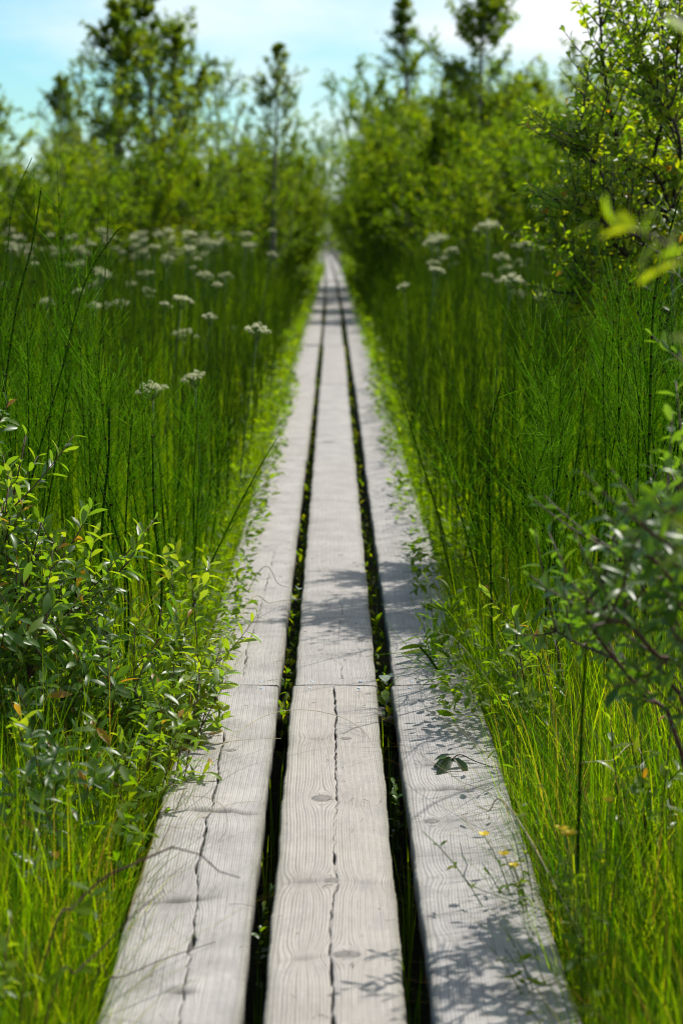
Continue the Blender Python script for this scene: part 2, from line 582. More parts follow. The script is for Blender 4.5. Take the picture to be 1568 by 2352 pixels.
# ---------------------------------------------------------------- boardwalk
def plank_geo(x0, x1, L, step, cols, seed, crack=None, knots=(), spikes_shadows=(), thick=0.05, tone=0.3):
    """One board from y 0 to L. crack: list of (x, y, width). knots: (x, y, rx, ry). spikes: (xa, xb, y, slope, strength)."""
    rng = np.random.default_rng(seed)
    w = x1 - x0
    rows = int(L / step) + 1
    y = np.linspace(0, L, rows)
    ncol = cols
    ph = rng.uniform(0, 6.28, 8)
    edge0 = x0 + .0012 * np.sin(y * 9 + ph[0]) + .0008 * np.sin(y * 31 + ph[1])
    edge1 = x1 + .0012 * np.sin(y * 8 + ph[2]) + .0008 * np.sin(y * 27 + ph[3])
    if step < .02:
        edge0 = edge0 + rng.normal(0, .0004, rows)
        edge1 = edge1 + rng.normal(0, .0004, rows)
    u = np.linspace(0, 1, ncol)
    Xg = np.zeros((rows, ncol))
    dark = np.zeros((rows, ncol))
    Zg = np.zeros((rows, ncol))
    if crack:
        ck = np.array(sorted(crack, key=lambda q: q[1]))
        xc = np.interp(y, ck[:, 1], ck[:, 0])
        wc = np.interp(y, ck[:, 1], ck[:, 2], left=0, right=0)
        jag = np.interp(y, np.arange(0, L + .03, .021), rng.normal(0, .0016, len(np.arange(0, L + .03, .021))))
        brk = np.cumsum(rng.uniform(.035, .13, 140))
        sgi = np.searchsorted(brk, y)
        fr_ = (y - np.concatenate([[0], brk])[sgi]) / np.diff(np.concatenate([[0], brk]))[np.minimum(sgi, 139)]
        amp = rng.uniform(-.0015, .0050, 141)[sgi]
        xc = xc + jag * .55 + amp * (fr_ - .5) * 1.6
        wc = wc * np.clip(np.sin(math.pi * np.clip(fr_, 0, 1)) ** .6 * rng.uniform(.15, 1.7, 141)[sgi] + rng.normal(0, .10, rows), 0.03, 1.8)
        ci = int(np.clip(round((xc.mean() - x0) / w * (ncol - 1)), 6, ncol - 7))
        lw, rw = xc - wc / 2, xc + wc / 2
        for r in range(rows):
            Xg[r, :ci] = np.linspace(edge0[r], lw[r] - .0006, ci)
            Xg[r, ci] = lw[r]
            Xg[r, ci + 1] = xc[r]
            Xg[r, ci + 2] = rw[r]
            Xg[r, ci + 3:] = np.linspace(rw[r] + .0006, edge1[r], ncol - ci - 3)
        dep = np.clip(wc * 4.0, 0, .016)
        Zg[:, ci + 1] -= dep
        Zg[:, ci] -= dep * .25
        Zg[:, ci + 2] -= dep * .25
        on = np.clip(wc / .0012, 0, 1)
        dark[:, ci + 1] = on
        dark[:, ci] = on * .75
        dark[:, ci + 2] = on * .75
    else:
        Xg = edge0[:, None] + (edge1 - edge0)[:, None] * u[None]
    Yg = np.broadcast_to(y[:, None], Xg.shape).copy()
    Yg[0] += rng.normal(0, .0008, ncol)
    Yg[-1] += rng.normal(0, .0008, ncol)
    Yg[0] += .0046
    Yg[-1] -= .0046
    # growth-ring field: straight grain, slow waves, flow round the knots
    gr = Xg + .010 * np.sin(Yg * 1.3 + ph[5]) * (Xg - x0) / w + .004 * np.sin(Yg * 3.7 + ph[6])
    gr = gr + .06 * ((Xg - (x0 + w * .45)) / w) ** 2
    knot = np.zeros_like(Xg)
    for (kx, ky, rx, ry) in knots:
        dx, dy = (Xg - kx) / rx, (Yg - ky) / ry
        d2 = dx * dx + dy * dy
        dd = dx * dx + (dy * .42) ** 2
        gr = gr - rx * 1.0 * dx / np.maximum(dd, .6) * (d2 > .0)
        ins = d2 < 1
        gr = np.where(ins, np.sqrt(np.maximum(d2, 0)) * rx * 1.3, gr)
        rim = np.exp(-((np.sqrt(d2) - 1) / .16) ** 2)
        knot = np.maximum(knot, np.maximum(rim * .95, np.where(ins, .55, 0)))
        Zg -= .0012 * rim
        Zg += .0010 * np.exp(-d2)
    for (xa, xb, sy, sl, stg) in spikes_shadows:
        cy0 = sy + sl * (Xg - xa) + .003 * np.sin(Xg * 90 + ph[7])
        mid, half = (xa + xb) / 2, (xb - xa) / 2
        env = np.clip(1.25 - np.abs(Xg - mid) / half, 0, 1)
        dy = Yg - cy0
        gr = gr + .013 * env * np.exp(-(dy / .050) ** 2) * np.sign(Xg - mid + 1e-6) * np.minimum(1, np.abs(Xg - mid) / .02)
        ln = np.exp(-(dy / (.0085 + .004 * np.sin(Xg * 130 + ph[2]))) ** 2) * env
        knot = np.maximum(knot, ln * stg)  # mask holds cross knots and the painted twig shadows alike
        knot = np.maximum(knot, .38 * np.exp(-(dy / .024) ** 2) * env * stg)
        Zg -= .0042 * ln * stg
        Zg += .0016 * np.exp(-((dy - .014) / .012) ** 2) * env * stg
    Zg += .0010 * np.sin(Yg * 6 + ph[0]) * np.sin(Xg * 20 + ph[1])
    Zg -= .0022 * ((Xg - (x0 + x1) / 2) / (w / 2)) ** 2
    geo = Geo()
    n0 = 0
    zero = np.zeros(rows)
    # cross-section loop: left bottom, left side mid, left arris, top columns, right arris, right side, right bottom
    secX = np.column_stack([edge0 + .004, edge0 - .0005, edge0 - .0004, Xg + 0, edge1 + .0004, edge1 + .0005, edge1 - .004])
    secX[:, 3] += .0030
    secX[:, -4] -= .0030
    zl = Zg[:, 0]
    zr = Zg[:, -1]
    secZ = np.column_stack([zero - thick, zero - thick + .004, zl - .0035, Zg, zr - .0035, zero - thick + .004, zero - thick])
    secY = np.column_stack([Yg[:, :1]] * 3 + [Yg] + [Yg[:, -1:]] * 3)
    sidegr = np.column_stack([secZ[:, 0] * .9 + x0, secZ[:, 1] * .9 + x0, gr[:, 0], gr, gr[:, -1], secZ[:, -2] * .9 + x1, secZ[:, -1] * .9 + x1])
    pad = np.zeros((rows, 3))
    secK = np.column_stack([pad, knot, pad])
    secD = np.column_stack([pad, dark, pad])
    m = secX.shape[1]
    ii, jj = np.meshgrid(np.arange(m - 1), np.arange(rows - 1))
    a_ = (jj * m + ii).ravel()
    Q = np.stack([a_, a_ + 1, a_ + m + 1, a_ + m], 1)
    bot = np.arange(rows - 1) * m
    Q = np.vstack([Q, np.stack([bot, bot + m, bot + m + m - 1, bot + m - 1], 1)])
    geo.add(np.stack([secX, secY, secZ], -1), Q, None, 0, grain=sidegr, knot=secK, dark=secD, tone=tone, edge=np.column_stack([pad + 1, np.clip(1 - np.minimum(Xg - edge0[:, None], edge1[:, None] - Xg) / .018, 0, 1), pad + 1]))
    # end grain, its own vertices
    for r, flip in ((0, False), (rows - 1, True)):
        top = np.stack([secX[r], secY[r], secZ[r]], -1)
        low = top.copy()
        low[:, 2] = -thick
        s = np.arange(m - 1)
        q = np.stack([s, s + m, s + m + 1, s + 1], 1)
        if flip:
            q = q[:, ::-1]
        geo.add(np.vstack([top, low]), q, None, 0, grain=np.concatenate([top[:, 0], top[:, 0] + .02]), dark=.55, tone=tone)
    return geo


def screw(parent, x, y):
    s = Geo()
    n = 10
    an = np.arange(n) * 2 * math.pi / n
    r0 = np.stack([.0048 * np.cos(an), .0048 * np.sin(an), np.full(n, -.001)], 1)
    r1 = np.stack([.0044 * np.cos(an), .0044 * np.sin(an), np.full(n, .0010)], 1)
    r2 = np.stack([.0020 * np.cos(an), .0020 * np.sin(an), np.full(n, .0010)], 1)
    r3 = np.stack([.0016 * np.cos(an), .0016 * np.sin(an), np.full(n, -.0006)], 1)
    V = np.vstack([r0, r1, r2, r3])
    Q = [[k_ * n + i_, k_ * n + (i_ + 1) % n, (k_ + 1) * n + (i_ + 1) % n, (k_ + 1) * n + i_] for k_ in range(3) for i_ in range(n)]
    s.add(V, Q, [[3 * n, 3 * n + i_, 3 * n + i_ + 1] for i_ in range(1, n - 1)])
    return s.build('screw', 'steel', parent, False, (x, y, 0))


JY = float(at(775, 1573)[1])                 # first joint
LEN = 4.85
Y0 = JY - LEN
# rows (left, middle, right) for the near section and for the rest
ROWS_NEAR = [(-.331, -.130), (-.0964, .106), (.146, .350)]
ROWS_FAR = [(-.335, -.129), (-.0916, .1086), (.153, .352)]
loc_ = lambda px, py: (at(px, py)[0], at(px, py)[1] - Y0)


def pxcrack(pts):
    return [(*loc_(px, py), wd) for px, py, wd in pts]


mid_crack = pxcrack([(765, 1578, .004), (771, 1640, .005), (770, 1700, .003), (770, 1770, .002), (773, 1840, .004), (767, 1900, .002), (766, 1960, .004),
                     (774, 2030, .004), (762, 2085, .003), (756, 2140, .004), (757, 2200, .003), (764, 2270, .004), (766, 2352, .004)])
mid_crack.append((.005, 1.0, .003))
left_crack = pxcrack([(516, 1672, .001), (514, 1700, .003), (503, 1730, .002), (500, 1790, .003), (489, 1840, .003), (487, 1862, .001), (474, 1880, .003), (470, 1925, .006), (464, 1945, .004),
                      (450, 1990, .006), (455, 2035, .002), (452, 2085, .003), (444, 2130, .003), (440, 2170, .008), (428, 2235, .003), (420, 2300, .003), (410, 2352, .002)])
left_crack.append((-.215, 1.0, .002))
J2 = lambda px, py: (at(px, py)[0], at(px, py)[1] - JY)
mid2_crack = [(.004, 0.0, .0), (J2(788, 1568)[0], .02, .001), (J2(782, 1530)[0], .14, .0022), (J2(786, 1508)[0], .25, .0), (0.012, .5, .0), (J2(786, 1400)[0], 1.0, .0016), (0.016, 1.15, 0)]
left2_crack = [(J2(560, 1540)[0], .08, .0), (J2(568, 1500)[0], .25, .0030), (J2(567, 1480)[0], .45, .0004), (J2(582, 1450)[0], .65, .0025), (-.21, 1.2, .001), (-.205, 1.6, .0025), (-.2, 2.2, 0)]


def sp(pa, pb, stg, f=loc_):
    a_, b_ = f(*pa), f(*pb)
    return (a_[0], b_[0], a_[1], (b_[1] - a_[1]) / max(.01, b_[0] - a_[0]), stg)


def kt(px, py, rx, ry, f=loc_):
    a_ = f(px, py)
    return (a_[0], a_[1], rx, ry)


near_specs = [
    dict(crack=left_crack, knots=[kt(528, 1722, .012, .010)],
         spikes_shadows=[sp((395, 1858), (612, 1868), 1.0), sp((318, 2074), (500, 2060), 1.0), sp((372, 2276), (455, 2280), 1.0), sp((350, 1985), (380, 1978), .3)], tone=.12),
    dict(crack=mid_crack, knots=[kt(738, 1833, .017, .020), kt(793, 1696, .011, .010), kt(762, 2022, .011, .012), kt(795, 2192, .019, .014), kt(845, 1591, .006, .008)],
         spikes_shadows=[sp((690, 1695), (765, 1697), .30), sp((640, 2028), (756, 2020), .45), sp((640, 2206), (756, 2192), .45), sp((790, 2024), (900, 2030), .2), sp((760, 1840), (850, 1850), .15)], tone=.62),
    dict(crack=None, knots=[kt(990, 1885, .012, .012), kt(975, 2224, .012, .014)],
         spikes_shadows=[sp((958, 1756), (1010, 1754), .8), sp((955, 1813), (1110, 1812), .9), sp((952, 1890), (1150, 1880), .35), sp((975, 2016), (1120, 2010), .35), sp((1000, 2160), (1120, 2150), .5)], tone=.05),
]
far_specs = [
    dict(crack=left2_crack, knots=[], spikes_shadows=[sp((500, 1500), (610, 1502), .2, J2)], tone=.2),
    dict(crack=mid2_crack, knots=[kt(828, 1468, .009, .016, J2)],
         spikes_shadows=[sp((690, 1505), (850, 1503), .35, J2), sp((695, 1420), (860, 1418), .35, J2), sp((740, 1360), (850, 1358), .25, J2), sp((720, 1308), (840, 1310), .30, J2)], tone=.3),  # some of these cross lines are twig shadows painted into the board
    dict(crack=None, knots=[kt(960, 1480, .012, .014, J2)], spikes_shadows=[sp((920, 1520), (1010, 1518), .4, J2)], tone=.12),
]
ROWNAME = ['left', 'middle', 'right']
near_lab = ['pale grey plank with a long ragged crack, left of the three nearest planks',
            'warm grey plank split by a thin dark crack, middle of the three nearest planks',
            'grey plank crossed by plant shadows under grass, right of the three nearest planks']
far_lab = ['grey plank just beyond the first joint, between sweet gale and the left gap',
           'smooth pale middle plank just beyond the first joint, with cross ridges and painted twig shadows',
           'shaded grey plank just beyond the first joint, under the right bank plants']
PG = 'weathered planks of the boardwalk'
NSEG = 22
for r in range(3):
    g0 = plank_geo(*ROWS_NEAR[r], LEN, .006, 56, 11 + r, **near_specs[r])
    o = g0.build('boardwalk_plank', 'wood', None, True, (0, Y0, 0))
    tag(o, near_lab[r], 'plank', PG)
    xa, xb = ROWS_NEAR[r]
    for fx in (.21, .80):
        screw(o, xa + (xb - xa) * fx, LEN - .035)
    g1 = plank_geo(*ROWS_FAR[r], LEN, .008, 48, 31 + r, **far_specs[r])
    o = g1.build('boardwalk_plank', 'wood', None, True, (0, JY, 0))
    tag(o, far_lab[r], 'plank', PG)
    for fx in (.21, .80):
        screw(o, ROWS_FAR[r][0] + (xb - xa) * fx, .03 if False else .035)
    src = []
    for v in range(3):
        rr = np.random.default_rng(50 + r * 7 + v)
        sps = [(ROWS_FAR[r][0] + .02, ROWS_FAR[r][1] - .02, y_, rr.uniform(-.1, .1), rr.uniform(.2, .5)) for y_ in np.arange(.3, 4.7, .63) + rr.uniform(-.15, .15, 7)]
        gm = plank_geo(*ROWS_FAR[r], LEN, .03, 22, 60 + r * 5 + v, None, (), sps, tone=rr.uniform(.05, .4))
        src.append(gm.mesh('boardwalk_plank', 'wood'))
    for s_ in range(2, NSEG):
        rr = np.random.default_rng(900 + s_ * 3 + r)
        o = bpy.data.objects.new('boardwalk_plank', src[s_ % 3])
        COL.objects.link(o)
        bend = -0.00022 * max(0, (s_ - 3) * LEN) ** 2 * .35
        o.location = (bend + rr.normal(0, .003), JY + LEN * (s_ - 1), rr.normal(0, .0025))
        o.rotation_euler = (rr.normal(0, .0007), rr.normal(0, .010), rr.normal(0, .0007))
        zone = 'between the second and third joints' if s_ == 2 else 'far down the path beyond the third joint'
        tag(o, f'blurred grey plank of the {ROWNAME[r]} row, {zone}', 'plank', PG)
for q in range(5):                            # bearers under the joints
    b = Geo()
    yb = Y0 + LEN * (q + 1)
    for yy in (-.055, .055):
        b.add(np.array([[x_, yb + yy + dy_, z_] for x_ in (-.40, .41) for dy_ in (-.045, .045) for z_ in (-.14, -.0535)]),
              [[0, 1, 3, 2], [4, 6, 7, 5], [0, 4, 5, 1], [2, 3, 7, 6], [1, 5, 7, 3], [0, 2, 6, 4]])
        break
    if q == 0:
        tag(b.build('boardwalk_bearer', 'peat', None, False), 'dark wet timber bearer lying under the nearest plank joint', 'bearer', 'bearers under the boardwalk')

# ---------------------------------------------------------------- horsetails
HT_STEM, HT_WHORL, HT_H = [], [], []


def horsetail_meshes(seed, H, whorls, curve):
    rng = np.random.default_rng(seed)
    K = 22
    t = np.linspace(0, 1, K)
    a_ = rng.uniform(0, 6.28)
    P = np.stack([curve * H * (t ** 2) * math.cos(a_) + .004 * np.sin(t * 9 + a_), curve * H * (t ** 2) * math.sin(a_) + .004 * np.cos(t * 7 + a_), H * t], 1)
    r0 = rng.uniform(.0030, .0046)
    rad = r0 * (1 - .70 * t ** 1.6)
    rad[-1] = r0 * .22
    g_ = Geo()
    tubes(g_, P, rad, 6, 0, rng.uniform(.0, 1) ** 1.5)
    st = g_.mesh('stem', 'horsetail')
    wm = None
    if whorls:
        g_ = Geo()
        brs, rads, tn = [], [], []
        zs = np.arange(.42 * H, .93 * H, .042)
        pick = zs[rng.random(len(zs)) < whorls]
        for z in pick:
            f = z / H
            c_ = np.array([np.interp(f, t, P[:, 0]), np.interp(f, t, P[:, 1]), z])
            nb = rng.integers(3, 9)
            for b_ in range(nb):
                az = rng.uniform(0, 6.28)
                L_ = rng.uniform(.07, .19) * (1.25 - .6 * f)
                el = rng.uniform(.5, 1.15)
                tt = np.linspace(0, 1, 5)[:, None]
                d_ = np.array([math.cos(az) * math.cos(el), math.sin(az) * math.cos(el), math.sin(el)])
                brs.append(c_ + d_ * L_ * tt + np.array([0, 0, 1.]) * L_ * .25 * tt ** 2 + rng.normal(0, .004, 3) * tt)
                rads.append(np.linspace(.0011, .0005, 5))
                tn.append(rng.uniform(.1, 1))
        if brs:
            tubes(g_, np.array(brs), np.array(rads), 3, 0, np.array(tn))
            wm = g_.mesh('branchlets', 'whorl')
    return st, wm, H


for v in range(26):
    rv = np.random.default_rng(400 + v)
    HT_H.append(horsetail_meshes(300 + v, rv.uniform(.95, 1.42), (.0, .5, .8, 1.0)[v % 4], abs(rv.normal(0, .12))))


def meadow_top(x, y):
    """Height the stand reaches above the boards, lower at the path's edge."""
    return 1


rng = np.random.default_rng(77)
pos = []
for side in (-1, 1):
    n = 60000
    y = 4.45 + (34 - 4.45) * rng.random(n) ** .55
    x = side * (.39 + rng.random(n) * (.19 * y + .5))
    keep = (np.abs(x) < .185 * y + .12)
    dens = np.where(y < 9, 95, np.where(y < 16, 90, 50))
    # thin by wanted density per square metre
    u = (y - 4.45) / (34 - 4.45)
    pdf_y = (1 / .55) * u ** (1 / .55 - 1) / (34 - 4.45)
    pdf = n * pdf_y / (.19 * y + .5)
    keep &= rng.random(n) < dens / np.maximum(pdf, 1e-3)
    if side < 0:
        keep &= ~((y < 5.0) & (x > -.50) & (rng.random(n) < .7))
        keep &= ~((y < 4.9) & (x < -.5) & (rng.random(n) < .35))
    pos.append(np.stack([x[keep], y[keep]], 1))
pos = np.concatenate(pos)
pos = pos[np.argsort(pos[:, 1])]
N_IND = 286
ind, rest = pos[:N_IND], pos[N_IND:]
ind_max_y = ind[-1, 1]
HG = 'horsetail stems of the stand'
for i_, (x, y) in enumerate(ind):
    st, wm, H = HT_H[int(rng.integers(len(HT_H)))]
    o = bpy.data.objects.new('horsetail', st)
    COL.objects.link(o)
    edge = abs(x) - .36
    top = (.50 + .38 * min(1, edge / .5)) if edge < .5 else rng.normal(.80, .14)
    if x < -.66 and rng.random() < .20:
        top = rng.uniform(1.0, 1.28)
    top += rng.normal(0, .10) + .09 * math.sin(3.1 * x + 1.7 * y) * math.sin(1.3 * y - 2 * x)
    s_ = max(.45, (top - GZ)) / H
    o.location = (x, y, GZ - .02)
    o.rotation_euler = (rng.normal(0, .05), rng.normal(0, .05), rng.uniform(0, 6.28))
    o.scale = (1 * (.75 + .25 * s_), (.75 + .25 * s_), s_)
    sd_ = 'left of' if x < 0 else 'right of'
    if wm is not None:
        tag(o, f'jointed green horsetail with thin side branches in the stand {sd_} the boardwalk', 'horsetail', HG)
        d = bpy.data.objects.new('branchlets', wm)
        COL.objects.link(d)
        d.parent = o
    else:
        tag(o, f'bare jointed green horsetail stem in the stand {sd_} the boardwalk', 'horsetail', HG)

# the rest of the stand as one mass
g_ = Geo()
n = len(rest)
edge = np.abs(rest[:, 0]) - .36
top = np.where(edge < .6, .42 + .40 * edge / .6, .82) + rng.normal(0, .13, n) + .10 * np.sin(2.3 * rest[:, 0] + 1.1 * rest[:, 1]) * np.sin(.9 * rest[:, 1] - 1.7 * rest[:, 0])
H = top - GZ
t = np.linspace(0, 1, 7)[None]
az = rng.uniform(0, 6.28, n)[:, None]
cv = np.abs(rng.normal(0, .10, n))[:, None] * H[:, None]
P = np.stack([rest[:, :1] + cv * t ** 2 * np.cos(az), rest[:, 1:] + cv * t ** 2 * np.sin(az), GZ + H[:, None] * t], -1)
tubes(g_, P, (.0028 + .00006 * rest[:, 1:2]) * (1 - .7 * t ** 1.5), 4, 0, rng.random(n) ** 1.5, cap=False)
# their branchlets
nb = 7
f = rng.uniform(.45, .95, (n, nb))
ii = np.minimum((f * 6).astype(int), 5)
fr = (f * 6 - ii)[..., None]
ar = np.arange(n)[:, None]
C = (P[ar, ii] * (1 - fr) + P[ar, ii + 1] * fr).reshape(-1, 3)
m = len(C)
blades(g_, C, rng.uniform(0, 6.28, m), rng.uniform(.07, .17, m), rng.uniform(.02, .09, m), .0026 + .00010 * C[:, 1], rng.random(m), 2, 1)
tag(g_.build('horsetail_stand', ['horsetail', 'whorl']), 'dense far mass of green horsetails on both sides of the boardwalk', None, None, 'stuff')

# a few stems that stand out of the stand
def horsetail_path(px_pts, y, label, whorl=0.0, r0=.0034, seed=5, branch_len=.12, tint=.25):
    rng = np.random.default_rng(seed)
    p = [atd(a_, b_, y + dy) for a_, b_, dy in px_pts]
    foot = np.array(p[0])
    P = spline(p, 30)
    t = np.linspace(0, 1, 30)
    g_ = Geo()
    tubes(g_, P, r0 * (1 - .45 * t), 7, 0, tint)
    o = g_.build('horsetail', 'horsetail')
    tag(o, label, 'horsetail', HG)
    if whorl:
        g_ = Geo()
        brs = []
        tn = []
        tang = nrm(np.gradient(P, axis=0))
        L = np.concatenate([[0], np.cumsum(np.linalg.norm(np.diff(P, axis=0), axis=1))])
        for s in np.arange(L[-1] * .30, L[-1] - .005, .042):
            c_ = np.array([np.interp(s, L, P[:, q_]) for q_ in range(3)])
            tg = np.array([np.interp(s, L, tang[:, q_]) for q_ in range(3)])
            for b_ in range(int(rng.integers(5, 10) * whorl) + 1):
                rd = nrm(np.cross(tg, rng.normal(0, 1, 3)))
                d_ = nrm(rd * 1.0 + tg * rng.uniform(.3, .9))
                Lb = branch_len * rng.uniform(.5, 1.2)
                tt = np.linspace(0, 1, 6)[:, None]
                brs.append(c_ + d_ * Lb * tt + np.array([0, 0, -.35 if rng.random() < .4 else .30]) * Lb * tt ** 2 + tg * Lb * .3 * tt ** 2)
                tn.append(rng.uniform(.2, 1))
        tubes(g_, np.array(brs), np.linspace(.0010, .0005, 6)[None], 3, 0, np.array(tn))
        g_.build('branchlets', 'whorl', o)
    return o


horsetail_path([(270, 1700, 0), (236, 1400, 0), (236, 1200, 0), (250, 1050, 0), (252, 935, 0)], 4.6, 'dark thick horsetail stem standing between the gale shrub and the paler stems', 0, .0042, tint=.0)
horsetail_path([(232, 1640, 0), (285, 1530, 0), (296, 1400, 0), (283, 1280, 0), (232, 1118, 0)], 4.45, 'dark bare horsetail bent to the left in a bow before the stand', 0, .0034, tint=.0)
horsetail_path([(345, 1600, 0), (372, 1360, 0), (356, 1200, 0), (350, 1000, 0)], 4.7, 'straight horsetail with broken black tip behind the young gale shoots', 0, .0036, tint=.1)
horsetail_path([(290, 1500, 0), (287, 1300, 0), (292, 1150, 0), (300, 1010, 0), (305, 950, 0)], 4.75, 'slim horsetail crowned by a fork of short upright branches', .3, .0030, 9, .09, tint=.4)
horsetail_path([(10, 900, 0), (40, 700, 0), (75, 560, 0), (96, 430, 0)], 5.4, 'tallest horsetail, its beaded tip reaching up against the trees', 0, .0034, tint=.2)
horsetail_path([(130, 900, 0), (165, 760, 0), (200, 640, 0), (262, 540, 0), (285, 520, 0)], 5.3, 'slender horsetail leaning right with its tip before the white flowers', .2, .0028, 12, .07, tint=.3)
horsetail_path([(-10, 800, 0), (15, 620, 0), (30, 470, 0), (74, 362, 0)], 5.2, 'thin grassy stem curving right at its tip, highest on the path\'s left', 0, .0020, tint=.6)
horsetail_path([(1040, 1565, .1), (1010, 1545, .02), (985, 1510, -.03), (962, 1484, -.05)], 4.75, 'fan of wiry branches on a dark horsetail leaning over the right plank', 1.3, .0045, 21, .13, tint=.05)
horsetail_path([(1270, 1300, 0), (1225, 1140, 0), (1240, 1060, 0), (1258, 1010, 0), (1236, 985, 0)], 4.5, 'yellow green horsetail nodding over with hanging side branches', .8, .0022, 33, .13, tint=.9)
horsetail_path([(1400, 1500, 0), (1396, 1200, 0), (1388, 1000, 0), (1384, 860, 0), (1393, 760, 0)], 4.6, 'thin striped horsetail rising clear before the dark bush shade', 0, .0026, tint=.5)
horsetail_path([(1480, 1350, 0), (1490, 1000, 0), (1500, 700, 0), (1530, 560, 0), (1560, 450, 0)], 4.3, 'tallest horsetail on the right bank, reaching up before the willow', 0, .0036, tint=.3)
horsetail_path([(1325, 2010, 0), (1330, 1800, 0), (1336, 1640, 0), (1345, 1478, 0)], 2.9, 'blurred dark bare stalk standing upright in the right bank grass', 0, .0034, tint=.0)
horsetail_path([(1130, 1500, 0), (1125, 1250, 0), (1125, 1000, 0), (1150, 880, 0)], 4.7, 'horsetail with black broken tip and one bright ring, right bank', .2, .0030, 44, .1, tint=.2)

# ---------------------------------------------------------------- grass and low cover
rng = np.random.default_rng(5)


def sedge(side, name, label, n, y0, y1, hmu, seed, x_in=.345, xw=.9):
    rng = np.random.default_rng(seed)
    g_ = Geo()
    # tufts
    nt = n // 30
    ty = y0 + (y1 - y0) * rng.random(nt) ** 1.2
    tx = side * (x_in + rng.random(nt) ** 1.25 * (xw + .10 * ty))
    keep = np.abs(tx) < .19 * ty + .18
    tx, ty = tx[keep], ty[keep]
    nt = len(tx)
    bx = np.repeat(tx, 30) + rng.normal(0, .030, nt * 30)
    by = np.repeat(ty, 30) + rng.normal(0, .030, nt * 30)
    bx = np.where(np.abs(bx) < x_in - .004, side * (x_in + rng.random(nt * 30) * .05), bx)
    m = len(bx)
    taz = np.repeat(rng.uniform(0, 6.28, nt), 30)
    az = taz + rng.normal(0, 1.1, m)
    inward = np.exp(-(np.abs(bx) - x_in) / .10)
    az = np.where(rng.random(m) < inward * .10, (math.pi if side > 0 else 0) + rng.normal(0, .7, m), az)
    facing = np.clip(-side * np.cos(az), 0, 1)
    h = np.clip(rng.normal(hmu, .09, m) * np.repeat(rng.uniform(.75, 1.2, nt), 30), .16, .8)
    re = np.abs(rng.normal(.10, .08, m)) * (1 + h) * (1 - .72 * inward * facing)
    h = h * (1 - .30 * inward)
    tn = np.clip(np.repeat(rng.uniform(.0, .66, nt), 30) + rng.normal(0, .22, m), 0, .88)
    tn = np.where(rng.random(m) < .075, rng.uniform(.93, 1.0, m), tn)
    blades(g_, np.stack([bx, by, np.full(m, GZ)], 1), az, h, re, rng.uniform(.0016, .0040, m), tn, 5, 0, rng.uniform(0, .35, m))
    # long wiry stems that hang out over the plank
    q = 300 if side < 0 else 440
    wy = 2.5 + 4.2 * rng.random(q)
    wp = np.stack([side * (x_in + rng.random(q) * .12), wy, np.full(q, GZ)], 1)
    wa = (math.pi if side > 0 else 0) + rng.normal(0, .75, q)
    blades(g_, wp, wa, rng.uniform(.36, .52, q), rng.uniform(.08, .34, q), rng.uniform(.0011, .0021, q), np.where(rng.random(q) < .5, 1.0, rng.uniform(.1, .6, q)), 9, 0, rng.uniform(.15, .38, q))
    return tag(g_.build(name, 'grass'), label, None, None, 'stuff')


sedge(-1, 'sedge_grass', 'bright fine sedge grass on the left bank of the boardwalk', 46000, 2.2, 5.6, .44, 101, .345, .55)
sedge(1, 'sedge_grass', 'bright fine sedge grass on the right bank of the boardwalk', 50000, 1.95, 5.8, .46, 102, .352, .6)


def meadow(seed, n, y0, y1, z0, zmu, label, tlo, thi):
    rng = np.random.default_rng(seed)
    g_ = Geo()
    y = y0 + (y1 - y0) * rng.random(n) ** .75
    sgn = np.where(rng.random(n) < .5, -1, 1)
    x = sgn * (.36 + rng.random(n) * (.185 * y + .1))
    e = np.clip((np.abs(x) - .36) / .45, 0, 1)
    h = (zmu - GZ) * (.30 + .70 * e) * rng.normal(.80, .15, n)
    az = rng.uniform(0, 6.28, n)
    blades(g_, np.stack([x, y, np.full(n, GZ)], 1), az, np.clip(h, .15, 2), np.abs(rng.normal(.06, .06, n)), .0024 + .00022 * y, tlo + (thi - tlo) * np.clip(rng.random(n) * .7 + .3 * (.5 + .5 * np.sin(3 * x + 2 * y) * np.sin(1.4 * y - x)), 0, 1), 3, 0)
    return tag(g_.build('marsh_grass', 'grass'), label, None, None, 'stuff')


meadow(201, 9000, 4.9, 10, GZ, .55, 'green marsh grass filling the horsetail stand near the first joints', .2, .88)
meadow(202, 42000, 9, 30, GZ, .72, 'green marsh grass meadow reaching back to the trees', .1, .82)
meadow(203, 16000, 28, 110, GZ, .70, 'far marsh grass beside the end of the boardwalk', .2, .85)


